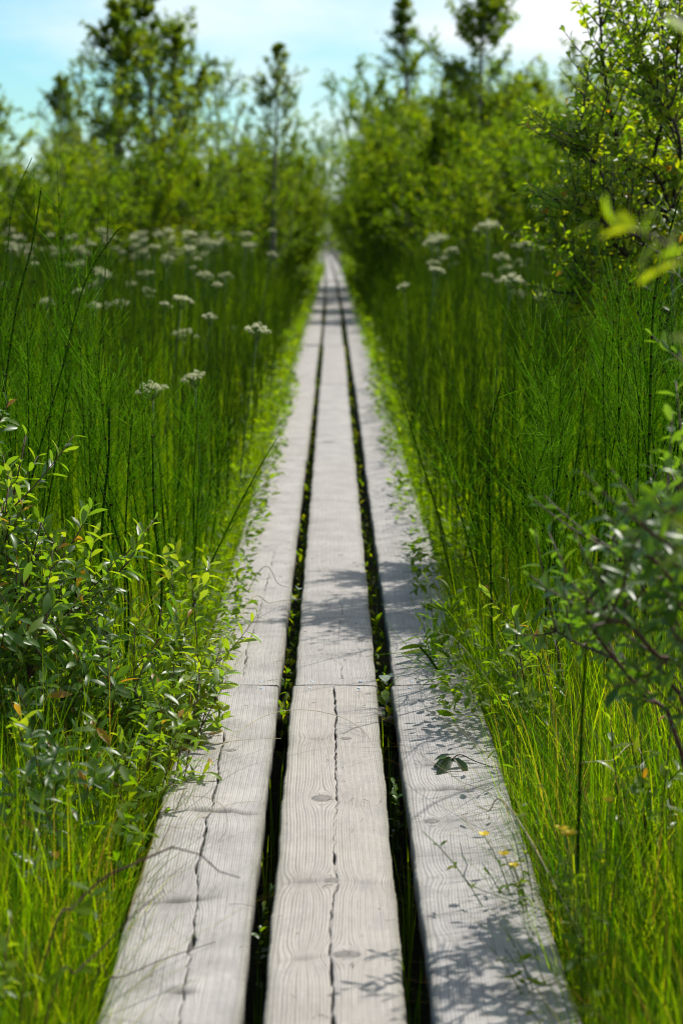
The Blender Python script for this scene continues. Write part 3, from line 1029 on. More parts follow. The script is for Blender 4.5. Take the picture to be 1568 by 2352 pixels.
def cover_strip(seed, n, y0, y1, label, xo0, xo1, z0, z1, sz, power=1.5, sides=(-1, 1), tmax=.62):
    rng = np.random.default_rng(seed)
    g_ = Geo()
    y = y0 + (y1 - y0) * rng.random(n) ** power
    s = np.where(rng.random(n) < .6, sides[0], sides[-1])
    x = s * (xo0 + (xo1 - xo0) * rng.random(n) ** 1.3)
    wav = .5 + .5 * np.sin(y * 5.3 + s) * np.sin(y * 2.1 + 2 * s)
    ov = np.abs(x) < .355
    x = np.where(ov & (rng.random(n) > wav), s * (.36 + .12 * rng.random(n)), x)
    ov = np.abs(x) < .355
    z = z0 + (z1 - z0) * rng.random(n) * (.45 + .55 * wav)
    z = np.where(ov, .015 + np.abs(z) * .8, z)
    az = rng.uniform(0, 6.28, n)
    el = rng.uniform(-.2, .9, n)
    D = np.stack([np.cos(az) * np.cos(el), np.sin(az) * np.cos(el), np.sin(el)], 1)
    U = nrm(np.array([0, 0, 1.]) + rng.normal(0, .4, (n, 3)))
    leaves(g_, np.stack([x, y, z], 1), D, U, sz * rng.uniform(.6, 1.3, n) * (1 + .03 * y), tmax * rng.uniform(0, 1, n), rng, LEAF_FULL if sz < .035 and n < 9000 else LEAF_SMALL, 1.2)
    return tag(g_.build('low_herbs', 'cover'), label, None, None, 'stuff')


cover_strip(301, 8200, 4.3, 14, 'yellow green low herbs lining both plank edges beyond the first joint', .25, .52, GZ + .2, .20, .028, 1.3)
cover_strip(302, 9500, 12, 60, 'far yellow green low herbs lining both edges of the boardwalk', .29, .66, GZ + .2, .26, .032, 1.4)
cover_strip(303, 8900, 2.4, 5.4, 'small green herb leaves among the sedge tufts of both banks', .33, 1.2, GZ + .05, GZ + .36, .027, 1.0, tmax=.5)

rng = np.random.default_rng(350)
g_ = Geo()
n = 9000
y = 4.6 + 50 * rng.random(n) ** 1.6
sg = np.where(rng.random(n) < .64, -1, 1)
x = sg * (.352 + .10 * rng.random(n) ** 1.5)
az = np.where(rng.random(n) < .75, np.where(sg > 0, math.pi, 0) + rng.normal(0, .9, n), rng.uniform(0, 6.28, n))
blades(g_, np.stack([x, y, np.full(n, GZ)], 1), az, rng.uniform(.32, .62, n), rng.uniform(.02, .13, n) * (1 + .022 * y), .002 + .00018 * y, rng.uniform(.1, .68, n) + .12 * (x < 0), 4, 0, rng.uniform(0, .3, n))
tag(g_.build('verge_grass', 'grass'), 'yellow green fringe of grass leaning over the plank edges beyond the joint', None, None, 'stuff')

# plants in the two gaps
g_ = Geo()
n = 2600
y = 4.6 + 40 * rng.random(n) ** 1.7
lf = rng.random(n) < .5
x = np.where(lf, rng.uniform(-.124, -.098, n), rng.uniform(.113, .148, n))
az = rng.uniform(0, 6.28, n)
el = rng.uniform(.1, 1.2, n)
D = np.stack([np.cos(az) * np.cos(el) * .5, np.sin(az) * np.cos(el), np.sin(el)], 1)
leaves(g_, np.stack([x, y, rng.uniform(-.16, -.035, n)], 1), D, nrm(np.array([0, 0, 1.]) + rng.normal(0, .5, (n, 3))), rng.uniform(.018, .032, n), rng.uniform(0, 1, n), rng, LEAF_FULL, 1.2)
tag(g_.build('gap_weeds', 'cover'), 'small green weeds growing up in the gaps between plank rows', None, None, 'stuff')


def gap_plant(px, py, z, label, nl, size, mat='cover', tint=(.1, .5), stalk=.10, seed=0, wide=1.5):
    """A seedling rooted in a gap."""
    rng = np.random.default_rng(seed)
    tip = at(px, py, z)
    base = np.array([tip[0], tip[1], GZ])
    e = empty('gap_seedling', base, label, 'seedling', 'seedlings in the plank gaps')
    g_ = Geo()
    P = curve_pts((0, 0, 0), (rng.normal(0, .006), rng.normal(0, .006), (z - GZ) * .5), (0, 0, z - GZ), 8)
    tubes(g_, P, np.linspace(.0022, .0012, 8), 5)
    g_.build('stalk', 'herbstem', e)
    t = rng.uniform(.6, 1, nl)
    pp = np.stack([np.zeros(nl), np.zeros(nl), t * (z - GZ)], 1)
    az = np.arange(nl) * GOLD + rng.uniform(0, 6)
    el = rng.uniform(.2, .9, nl)
    D = np.stack([np.cos(az) * np.cos(el) * .55, np.sin(az) * np.cos(el), np.sin(el)], 1)
    g_ = Geo()
    leaves(g_, pp, D, nrm(np.array([0, 0, 1.]) + rng.normal(0, .3, (nl, 3))), size * rng.uniform(.7, 1.2, nl), rng.uniform(*tint, nl), rng, LEAF_FULL, wide)
    g_.build('leaves', mat, e)
    return e


gap_plant(880, 1545, .012, 'pale round leaved seedling in the right gap just beyond the joint', 5, .040, 'wilt', (.9, 1), seed=1, wide=2.2)
gap_plant(886, 1590, .012, 'yellow green seedling pressed against the middle plank in the right gap', 6, .042, 'cover', (.3, .7), seed=2, wide=1.5)
gap_plant(865, 1395, .0, 'forked bright seedling in the right gap beside the cast leaf shade', 4, .05, 'cover', (.3, .7), seed=3, wide=1.2)
gap_plant(685, 1350, -.005, 'pale broad leaved seedling in the left gap beyond the joint', 4, .05, 'wilt', (.8, 1), seed=4, wide=2.0)
gap_plant(912, 1830, -.02, 'small bushy seedling in the right gap, rosette of tiny leaves', 26, .018, 'gale', (.1, .5), seed=5, wide=1.8)
gap_plant(905, 1800, -.01, 'small leafy tuft in the right gap above the rosette', 18, .016, 'gale', (.2, .7), seed=6, wide=1.8)
gap_plant(622, 2030, -.01, 'seedling with two bright oval leaves in the left gap', 4, .030, 'gale', (.5, .8), seed=7, wide=1.6)
gap_plant(605, 2075, -.03, 'reddish low weed below the two leaved seedling in the left gap', 20, .016, 'cover', (.4, 1.0), seed=8, wide=1.4)
gap_plant(598, 2130, -.03, 'pale tiny leaved weed lowest in the left gap', 9, .018, 'gale', (.3, .7), seed=9, wide=1.8)
gap_plant(652, 1612, -.01, 'thin yellowing weed in the left gap just before the joint', 6, .022, 'cover', (.5, 1.0), seed=10, wide=1.2)


def gap_tuft(px, py, label, n, h, seed, tint=(.4, .8)):
    rng = np.random.default_rng(seed)
    p = at(px, py, -.06)
    g_ = Geo()
    bp = np.stack([rng.normal(0, .006, n), rng.normal(0, .02, n), np.zeros(n)], 1)
    blades(g_, bp, rng.normal(-1.57, .8, n) + (rng.random(n) < .4) * 3.1, h * rng.uniform(.7, 1.1, n), rng.uniform(.01, .05, n), rng.uniform(.003, .0055, n), rng.uniform(*tint, n), 5, 0)
    o = g_.build('grass_tuft', 'grass', None, True, (p[0], p[1], GZ))
    return tag(o, label, 'grass tuft', 'grass tufts in the plank gaps')


gap_tuft(938, 2010, 'bright yellow green grass tuft in the right gap', 9, .30, 1)
gap_tuft(945, 2200, 'sparse dark stems in the right gap, nearest of all', 7, .27, 2, (.1, .5))
gap_tuft(900, 1720, 'grass blades in the right gap beside the wilted leaf', 8, .30, 3)
gap_tuft(930, 1900, 'thin grass in the right gap below the rosette seedling', 6, .28, 6, (.2, .7))
gap_tuft(627, 1800, 'thin curved blades in the left gap beside the dark joint knot', 5, .31, 4, (.2, .6))
gap_tuft(612, 1960, 'scraggly green stems in the left gap above the two leaved seedling', 8, .29, 5, (.2, .8))
gap_tuft(590, 2200, 'upright green blades in the left gap, nearest of all', 5, .28, 7, (.3, .7))


# ---------------------------------------------------------------- shrubs
def shrub(name, base, stems, label, cat, leafmat, leaf_len, nl, seed, tint=(.2, .8), r0=.005, side_shoots=4, shoot_len=.16, wide=1.0, twig='redtwig', group=None, orange=.03, up=.5):
    """stems: list of point lists (world coordinates), each a stem grown from the base; side shoots come off them."""
    rng = np.random.default_rng(seed)
    base = np.asarray(base, float)
    e = empty(name, base, label, cat, group)
    gs, gl = Geo(), Geo()
    shoots = []
    for pts in stems:
        P = spline([base + rng.normal(0, .008, 3) * (1, 1, 0)] + [np.asarray(p) for p in pts], 16) - base
        tubes(gs, P, np.linspace(r0, r0 * .3, 16), 6)
        shoots.append(P[8:][np.linspace(0, 7, 6).astype(int)])
        tan = nrm(np.gradient(P, axis=0))
        for s in range(side_shoots):
            i_ = int(rng.integers(4, 15))
            rd = nrm(np.cross(tan[i_], rng.normal(0, 1, 3)))
            d_ = nrm(rd + tan[i_] * .5 + np.array([0, 0, .45]))
            L = shoot_len * rng.uniform(.5, 1.2)
            t = np.linspace(0, 1, 6)[:, None]
            Q = P[i_] + d_ * L * t + np.array([0, 0, .25]) * L * t ** 2
            tubes(gs, Q, np.linspace(r0 * .4, r0 * .18, 6), 5)
            shoots.append(Q)
    S = np.array(shoots)
    gs.build('stems', twig, e)
    p, D, U, s = leafy(rng, S, nl, leaf_len, .12, up)
    tn = np.clip(rng.uniform(*tint, len(p)) + rng.normal(0, .06, len(p)), 0, .9)
    tn = np.where(rng.random(len(p)) < orange, 1.0, tn)
    leaves(gl, p, D, U, s, tn, rng, LEAF_FULL, wide)
    gl.build('foliage', leafmat, e)
    return e


def fan(rng, base, tips):
    return [[base * .45 + np.array(t) * .55 + rng.normal(0, .02, 3) - np.array([0, 0, .03]), t] for t in tips]


rs = np.random.default_rng(8)
# left bank sweet gale: large bush, middle bush, low shoots by the plank
b = np.array([-.80, 4.25, GZ])
tips = [atd(*q) for q in [(60, 1000, 4.3), (20, 1120, 4.2), (95, 1200, 4.1), (150, 1230, 4.2), (40, 1300, 4.0), (190, 1330, 4.2), (230, 1300, 4.3), (-30, 960, 4.4), (-20, 1250, 4.1), (110, 1410, 3.95), (10, 1450, 3.9)]]
shrub('sweet_gale', b, fan(rs, b, tips), 'dense sweet gale bush with yellow tipped shoots at the left edge', 'shrub', 'gale', .050, 17, 51, (.15, .80), .005, 11, .16, group='sweet gale bushes')
b = np.array([-.52, 4.12, GZ])
tips = [atd(*q) for q in [(250, 1420, 4.15), (310, 1440, 4.1), (200, 1470, 4.0), (340, 1500, 4.05), (270, 1530, 3.95), (150, 1520, 3.95), (90, 1560, 3.9)]]
shrub('sweet_gale', b, fan(rs, b, tips), 'darker sweet gale bush spreading sideways below the dark bent horsetail', 'shrub', 'gale', .047, 16, 52, (.0, .6), .004, 9, .14, group='sweet gale bushes')
b = np.array([-.40, 4.2, GZ])
tips = [atd(*q) for q in [(395, 1310, 4.35), (440, 1300, 4.4), (370, 1400, 4.2), (430, 1420, 4.25), (480, 1450, 4.3), (505, 1490, 4.3), (460, 1540, 4.2), (400, 1520, 4.1), (520, 1560, 4.25)]]
shrub('sweet_gale', b, fan(rs, b, tips), 'bright young sweet gale shoots leaning over the left plank edge', 'shrub', 'gale', .048, 13, 53, (.4, .9), .003, 5, .11, group='sweet gale bushes')
b = np.array([-.50, 3.72, GZ])
tips = [atd(*q) for q in [(215, 1640, 3.75), (250, 1700, 3.7), (170, 1720, 3.6), (120, 1690, 3.6), (300, 1720, 3.75), (40, 1660, 3.6)]]
shrub('sweet_gale', b, fan(rs, b, tips), 'small yellow green gale shoots rising out of the left sedge', 'shrub', 'gale', .042, 11, 54, (.45, .9), .0025, 4, .08, group='sweet gale bushes')
b = np.array([-.60, 3.35, GZ])
tips = [atd(*q) for q in [(60, 1790, 3.3), (110, 1760, 3.35), (20, 1850, 3.2), (160, 1830, 3.25), (-10, 1760, 3.3), (90, 1900, 3.15), (200, 1790, 3.4), (140, 1730, 3.45)]]
shrub('sweet_gale', b, fan(rs, b, tips), 'low dark gale bush in the shade at the left edge below the dense one', 'shrub', 'gale', .040, 13, 71, (.0, .5), .003, 6, .11, group='sweet gale bushes')
b = np.array([-.42, 3.75, GZ])
tips = [atd(*q) for q in [(330, 1640, 3.8), (380, 1600, 3.85), (420, 1640, 3.85), (350, 1710, 3.7), (440, 1590, 3.95), (460, 1560, 4.0), (290, 1780, 3.55), (405, 1700, 3.7)]]
shrub('sweet_gale', b, fan(rs, b, tips), 'gale shoots mixed with sedge along the left plank near the first joint', 'shrub', 'gale', .040, 11, 72, (.25, .8), .0028, 4, .10, group='sweet gale bushes')
b = np.array([-.46, 2.55, GZ])
tips = [atd(*q) for q in [(25, 2110, 2.6), (60, 2150, 2.6), (-5, 2170, 2.5)]]
shrub('sweet_gale', b, fan(rs, b, tips), 'blurred pale shoot in the grass nearest the viewer, left corner', 'shrub', 'gale', .034, 9, 55, (.6, .9), .003, 1, .06, group='sweet gale bushes')

# right bank: leafy plants
b = np.array([.40, 5.15, GZ])
tips = [atd(*q) for q in [(985, 1345, 5.1), (1010, 1400, 5.0), (970, 1430, 4.95), (1030, 1350, 5.2), (1000, 1460, 4.9), (1060, 1420, 5.1)]]
shrub('meadowsweet', b, fan(rs, b, tips), 'bright plant with narrow drooping leaves overhanging the right plank', 'herb', 'cover', .075, 7, 56, (.1, .6), .003, 1, .08, .75, 'herbstem', orange=.02)
b = np.array([.62, 4.3, GZ])
tips = [atd(*q) for q in [(1180, 1400, 4.4), (1165, 1330, 4.4), (1215, 1440, 4.3), (1140, 1470, 4.3), (1260, 1380, 4.5)]]
shrub('sweet_gale', b, fan(rs, b, tips), 'slim bright gale shoots among the horsetails on the right bank', 'shrub', 'gale', .042, 10, 57, (.4, .85), .003, 2, .09, group='sweet gale bushes')
b = np.array([.60, 3.5, GZ])
tips = [atd(*q) for q in [(1430, 1620, 3.4), (1500, 1590, 3.4), (1400, 1650, 3.45), (1470, 1680, 3.4), (1540, 1660, 3.35)]]
shrub('sweet_gale', b, fan(rs, b, tips), 'pale narrow leaved shoots behind the slanting red stem', 'shrub', 'gale', .040, 8, 58, (.5, .9), .003, 1, .07, group='sweet gale bushes')
# dark willow bush leaning in from the right
b = np.array([.66, 2.95, GZ])
stems = [[atd(1565, 1734, 2.9), atd(1480, 1600, 2.9), atd(1400, 1500, 2.9), atd(1354, 1430, 2.85), atd(1345, 1360, 2.85)],
         [atd(1600, 1600, 2.9), atd(1500, 1400, 2.9), atd(1440, 1290, 2.9), atd(1405, 1230, 2.9)],
         [atd(1620, 1600, 2.8), atd(1560, 1300, 2.7), atd(1500, 1150, 2.7)],
         [atd(1600, 1500, 2.7), atd(1530, 1320, 2.55), atd(1450, 1250, 2.5)],
         [atd(1620, 1500, 2.6), atd(1590, 1250, 2.4), atd(1530, 1150, 2.35)],
         [atd(1600, 1650, 2.8), atd(1500, 1500, 2.7), atd(1430, 1430, 2.65), atd(1350, 1440, 2.6)],
         [atd(1620, 1500, 3.1), atd(1570, 1180, 3.3), atd(1530, 1060, 3.4)],
         [atd(1620, 1500, 3.1), atd(1560, 1250, 3.3), atd(1505, 1130, 3.4)],
         [atd(1590, 1700, 2.9), atd(1500, 1560, 2.95), atd(1330, 1480, 3.1), atd(1260, 1440, 3.15)],
         [atd(1700, 1300, 3.1), atd(1720, 1000, 3.2), atd(1650, 850, 3.3)],  # this stem and the next stand out of frame, added to shade the bush
         [atd(1700, 1300, 3.2), atd(1700, 900, 3.4), atd(1660, 700, 3.5)],
         [atd(1700, 1400, 3.0), atd(1640, 1200, 3.0), atd(1560, 1060, 3.0)], [atd(1700, 1400, 2.9), atd(1600, 1320, 2.7), atd(1500, 1330, 2.6)]]
shrub('willow_bush', b, stems, 'dark bushy willow with slanting red stem, hanging over the right grass', 'shrub', 'gale', .035, 12, 59, (.0, .38), .005, 9, .15, 1.05, group='willows by the path', orange=.0)
# tall willow at the right frame edge, close to the viewer
b = np.array([.72, 1.55, GZ])
stems = [[atd(1680, 900, 1.7), atd(1600, 640, 1.7), atd(1500, 545, 1.7), atd(1375, 515, 1.7)],
         [atd(1720, 1000, 1.5), atd(1680, 860, 1.5), atd(1590, 775, 1.5)],
         [atd(1740, 700, 1.5), atd(1700, 300, 1.5), atd(1590, 55, 1.5)],
         [atd(1720, 1400, 1.7), atd(1660, 1280, 1.7), atd(1590, 1230, 1.7)]]
e = shrub('willow_bush', b, stems, 'blurred willow twig with broad pale leaves, closest to the viewer', 'shrub', 'willow', .043, 9, 60, (.4, .85), .0022, 0, .09, 1.35, group='willows by the path', orange=0)

# ---------------------------------------------------------------- trees
def tree_geo(seed, H, spread, nb, tw, lv, leaf, t_lo=.12, ascend=.9, shape=1.0, lean=0.0, multi=1, clump=.10):
    """Young tree or bush: trunk(s) with ascending branches, twigs and many separate leaves. Returns wood Geo and crown Geo."""
    rng = np.random.default_rng(seed)
    gw, gl = Geo(), Geo()
    for mI in range(multi):
        Hm = H * (1 if mI == 0 else rng.uniform(.62, .95))
        K = 12
        t = np.linspace(0, 1, K)
        a_ = rng.uniform(0, 6.28)
        off = 0 if multi == 1 else spread * .55 * rng.uniform(.4, 1)
        P = np.stack([off * t ** 1.1 * math.cos(a_) + lean * H * t ** 1.5 + .012 * Hm * np.sin(t * 6 + a_),
                      off * t ** 1.1 * math.sin(a_) + .012 * Hm * np.cos(t * 5 + a_), Hm * t], 1)
        tubes(gw, P, (.012 * Hm + .004) * (1 - .9 * t), 6)
        n = max(6, nb // multi)
        tb = np.sort(t_lo + (.98 - t_lo) * rng.random(n) ** .85)
        c = np.stack([np.interp(tb, t, P[:, q]) for q in range(3)], 1)
        az = np.arange(n) * GOLD + rng.normal(0, .4, n)
        u = (tb - t_lo) / (1 - t_lo)
        prof = np.clip((1 - u) ** shape, .06, 1) * np.minimum(1, .55 + 2.2 * u)
        L = spread * prof * rng.uniform(.6, 1.25, n)
        el = ascend * (.55 + .5 * u) + rng.normal(0, .14, n)
        d = np.stack([np.cos(az) * np.cos(el), np.sin(az) * np.cos(el), np.sin(el)], 1)
        s = np.linspace(0, 1, 6)[None, :, None]
        B = c[:, None] + d[:, None] * (L / np.maximum(np.cos(el), .35))[:, None, None] * s
        B = B + np.array([0, 0, 1.]) * (L * .22)[:, None, None] * s ** 2 + rng.normal(0, .02, (n, 6, 3)) * L[:, None, None] * s
        tubes(gw, B, (.004 + .005 * L)[:, None] * np.linspace(1, .2, 6)[None], 4)
        # twigs
        ti = rng.uniform(.2, 1, (n, tw))
        ii = np.minimum((ti * 5).astype(int), 4)
        fr = (ti * 5 - ii)[..., None]
        ar = np.arange(n)[:, None]
        c2 = (B[ar, ii] * (1 - fr) + B[ar, ii + 1] * fr).reshape(-1, 3)
        L2 = np.repeat(L, tw) * rng.uniform(.2, .5, n * tw) + .06
        d2 = nrm(np.repeat(d, tw, 0) * .8 + rng.normal(0, .6, (n * tw, 3)) + np.array([0, 0, .25]))
        s = np.linspace(0, 1, 4)[None, :, None]
        W = c2[:, None] + d2[:, None] * L2[:, None, None] * s
        tubes(gw, W, np.full((n * tw, 4), .0028) * np.linspace(1, .4, 4)[None], 3, cap=False)
        # leader tuft and leaves
        q = rng.uniform(.05, 1.05, (n * tw, lv))
        pl = W[:, None, 0] + (W[:, None, 3] - W[:, None, 0]) * q[..., None] + rng.normal(0, clump * .35, (n * tw, lv, 3)) * (.3 + L2[:, None, None])
        pl = pl.reshape(-1, 3)
        tl = rng.uniform(.35, .97, int(nb * lv * .4 / multi))
        pt = np.stack([np.interp(tl, t, P[:, q_]) for q_ in range(3)], 1) + rng.normal(0, .10 * spread, (len(tl), 3)) * (1.25 - tl)[:, None]
        pl = np.vstack([pl, pt])
        m = len(pl)
        D = nrm(rng.normal(0, 1, (m, 3)) + np.array([0, 0, -.15]))
        U = nrm(rng.normal(0, .8, (m, 3)) + np.array([0, 0, .8]))
        tn = np.concatenate([np.repeat(np.repeat(rng.uniform(.05, .72, n), tw), lv), rng.uniform(.2, .8, len(tl))]) + rng.normal(0, .15, m)
        leaves(gl, pl, D, U, leaf * rng.uniform(.65, 1.25, m), np.clip(tn, 0, 1), rng, LEAF_SMALL)
    return gw, gl


TREE = {}
HREF = {}


def variety(key, leafm, bark, *a, **kw):
    gw, gl = tree_geo(*a, **kw)
    TREE[key] = (gw.mesh('trunk', bark), gl.mesh('crown', leafm))
    HREF[key] = float(np.percentile(np.concatenate(gl.V)[:, 2], 99.3))


# heights here are unit-ish metres; copies are scaled
variety('birch_a', 'birch', 'birchbark', 1, 4.6, 1.15, 60, 8, 29, 0.051, t_lo=.08, ascend=.85, shape=0.8)
variety('birch_b', 'birch', 'birchbark', 2, 4.6, 1.05, 52, 7, 28, 0.051, t_lo=.10, ascend=.95, shape=0.82)
variety('birch_c', 'birch', 'birchbark', 3, 4.6, .95, 44, 7, 26, 0.048, t_lo=.10, ascend=.95, shape=0.85)
variety('sparse', 'birch', 'birchbark', 4, 4.0, .95, 34, 6, 18, 0.046, t_lo=.12, ascend=1.0, shape=0.6, multi=2)
variety('spire', 'birch', 'birchbark', 5, 5.0, .85, 60, 7, 23, 0.045, t_lo=.08, ascend=.75, shape=1.0)
variety('bush_a', 'bushleaf', 'bark', 6, 2.6, 1.15, 72, 8, 30, 0.049, t_lo=.04, ascend=.85, shape=.4, multi=4)
variety('bush_b', 'bushleaf', 'bark', 7, 2.4, 1.30, 72, 8, 30, 0.050, t_lo=.04, ascend=.75, shape=.38, multi=5)
variety('bush_c', 'bushleaf', 'bark', 8, 3.2, 1.05, 72, 8, 28, 0.049, t_lo=.04, ascend=.95, shape=.45, multi=3)


def plant_tree(key, px, ytop, y, label, cat, wf=1.0, rz=0, group='trees and bushes behind the meadow', name=None):
    """Stand a tree at distance y so that its top reaches the place ytop of the photo."""
    p = atd(px, ytop, y)
    sc = (p[2] - GZ) / HREF[key]
    nm = name or ('willow_bush' if key.startswith('bush') else 'birch_tree')
    e = empty(nm, (p[0], p[1], GZ), label, cat, group, rz)
    e.scale = (sc * wf, sc * wf, sc)
    for nm2, me in zip(('trunk', 'crown'), TREE[key]):
        o = bpy.data.objects.new(nm2, me)
        COL.objects.link(o)
        o.parent = e
    return e


B_, T_ = 'bush', 'tree'
rb = np.random.default_rng(17)
for a_ in [
    # left side
    ('birch_a', 268, 5, 25, 'tall dark birch, left one of the large clump behind the white flowers', T_, 1.1, .3),
    ('birch_b', 345, -30, 27, 'tallest birch, middle of the large clump behind the white flowers', T_, 1.2, 1.9),
    ('birch_b', 408, 50, 26, 'looser birch, right one of the large clump behind the white flowers', T_, 1.2, 3.1),
    ('sparse', 148, 150, 30, 'thin see through young tree left of the large birch clump', T_, .85, .5),
    ('sparse', 500, 125, 31, 'sparse young tree right of the large birch clump', T_, .95, 2.2),
    ('birch_c', 632, 105, 29, 'slim dark birch with side branch reaching toward the open sky gap', T_, 1.05, 4.0),
    ('birch_c', -30, 165, 22, 'birch cut off by the picture edge, only its right half visible', T_, 1.1, .9),
    ('bush_a', 20, 295, 21, 'yellow green bush below the birch at the left edge', B_, 1.0, .2),
    ('bush_a', 190, 360, 23, 'dark low bush under the see through young tree', B_, .8, 1.1),
    ('bush_b', 300, 295, 24, 'broad dark bush at the foot of the large birch clump', B_, .75, 2.7),
    ('bush_c', 420, 285, 25, 'brownish yellow bush before the looser birch', B_, .8, 1.4),
    ('bush_a', 520, 335, 27, 'rounded green bush below the sparse young tree', B_, .8, 3.6),
    ('bush_c', 600, 295, 30, 'upright yellow green bush left of the slim dark birch', B_, .8, .7),
    ('bush_c', 665, 290, 34, 'bright upright bush right of the slim dark birch', B_, .8, 2.9),
    ('bush_c', 705, 300, 44, 'bright bush beside the far left edge of the boardwalk', B_, .8, 4.9),
    # right side
    ('spire', 930, -20, 32, 'slender spire topped young tree right of the open sky gap', T_, 1.3, .4),
    ('birch_a', 1120, -60, 26, 'large full birch in the middle of the right hand trees', T_, 1.15, 2.4),
    ('birch_c', 1035, 150, 28, 'thin birch between the spire tree and the large full birch', T_, .9, 5.2),
    ('sparse', 1300, 90, 30, 'hazy young birch behind the near leafy willow', T_, 1.0, 1.2),
    ('birch_c', 1230, 190, 29, 'short birch right of the large full birch', T_, 1.0, 3.2),
    ('bush_c', 845, 190, 40, 'tall yellow bush on the right where the path meets the trees', B_, .8, .6),
    ('bush_c', 900, 160, 34, 'yellow green bush at the foot of the spire tree', B_, .85, 2.0),
    ('bush_a', 965, 210, 29, 'dense olive bush between the spire tree and thin birch', B_, .85, 3.8),
    ('bush_c', 1040, 195, 26, 'olive bush below the thin birch', B_, .85, 4.4),
    ('bush_b', 1110, 255, 23, 'broad bush below the large full birch', B_, .8, 1.7),
    ('bush_c', 1190, 225, 22, 'upright bush before the short birch', B_, .85, 5.5),
    ('bush_b', 1260, 305, 20, 'low rounded bush behind the near leafy willow', B_, .8, 2.3),
    ('bush_a', 1420, 185, 20, 'bush mostly hidden behind the near leafy willow', B_, 1.0, 3.3),
    ('bush_a', 875, 325, 28, 'low dark bush beside the right grass verge', B_, .7, 4.1),
]:
    plant_tree(*a_)
for q, px in enumerate(np.linspace(-60, 640, 13)):     # a lower screen of bushes behind the left trees
    plant_tree(['bush_c', 'bush_a', 'bush_b'][q % 3], px, rb.uniform(350, 405), rb.uniform(32, 38), 'blurred bush in the low thicket behind the left birch clump', B_, 1.0, rb.uniform(0, 6), 'thicket behind the left trees')
for q, px in enumerate(np.linspace(870, 1640, 13)):
    plant_tree(['bush_c', 'bush_a', 'bush_b'][q % 3], px, rb.uniform(150, 240) + max(0, 980 - px) * 1.3, rb.uniform(33, 39), 'blurred bush in the thicket behind the right hand trees', B_, 1.0, rb.uniform(0, 6), 'thicket behind the right trees')
# the lines of trees that close in on the path far away
rt = np.random.default_rng(66)
for side, sn in ((-1, 'left'), (1, 'right')):
    for q, y in enumerate(np.linspace(40, 118, 15)):
        key = ['bush_c', 'birch_c', 'bush_a', 'bush_c', 'birch_b'][(q + (side > 0)) % 5]
        x = side * (1.35 + rt.uniform(0, .5)) + (-.00008 * y * y)
        h = rt.uniform(2.6, 3.4) if 'bush' in key else rt.uniform(2.9, 3.7)
        s = h / HREF[key]
        e = empty('willow_bush' if 'bush' in key else 'birch_tree', (x, y, GZ), f'blurred far tree in the row closing in on the {sn} side of the path', T_, 'far trees along the path', rt.uniform(0, 6))
        e.scale = (s * 1.0, s * 1.0, s)
        for nm2, me in zip(('trunk', 'crown'), TREE[key]):
            o = bpy.data.objects.new(nm2, me)
            COL.objects.link(o)
            o.parent = e
    for q, y in enumerate(np.linspace(40, 100, 9)):
        key = ['birch_a', 'bush_c', 'birch_b'][q % 3]
        x = side * (3.2 + rt.uniform(0, 1.2) + y * .05)
        h = rt.uniform(3.0, 3.8) if 'bush' in key else rt.uniform(3.8, 4.7)
        s = h / HREF[key]
        e = empty('willow_bush' if 'bush' in key else 'birch_tree', (x, y, GZ), f'blurred far tree of the back row on the {sn} side of the path', T_, 'far trees along the path', rt.uniform(0, 6))
        e.scale = (s, s, s)
        for nm2, me in zip(('trunk', 'crown'), TREE[key]):
            o = bpy.data.objects.new(nm2, me)
            COL.objects.link(o)
            o.parent = e
for q, x in enumerate(np.linspace(-5, 4, 10)):
    key = ['bush_c', 'birch_b', 'bush_a'][q % 3]
    h = rt.uniform(3.3, 4.1)
    s = h / HREF[key]
    e = empty('birch_tree' if 'birch' in key else 'willow_bush', (x - 1.2, 124 + rt.uniform(-3, 3), GZ), 'blurred far tree across the very end of the path', T_, 'far trees along the path', rt.uniform(0, 6))
    e.scale = (s, s, s)
    for nm2, me in zip(('trunk', 'crown'), TREE[key]):
        o = bpy.data.objects.new(nm2, me)
        COL.objects.link(o)
        o.parent = e


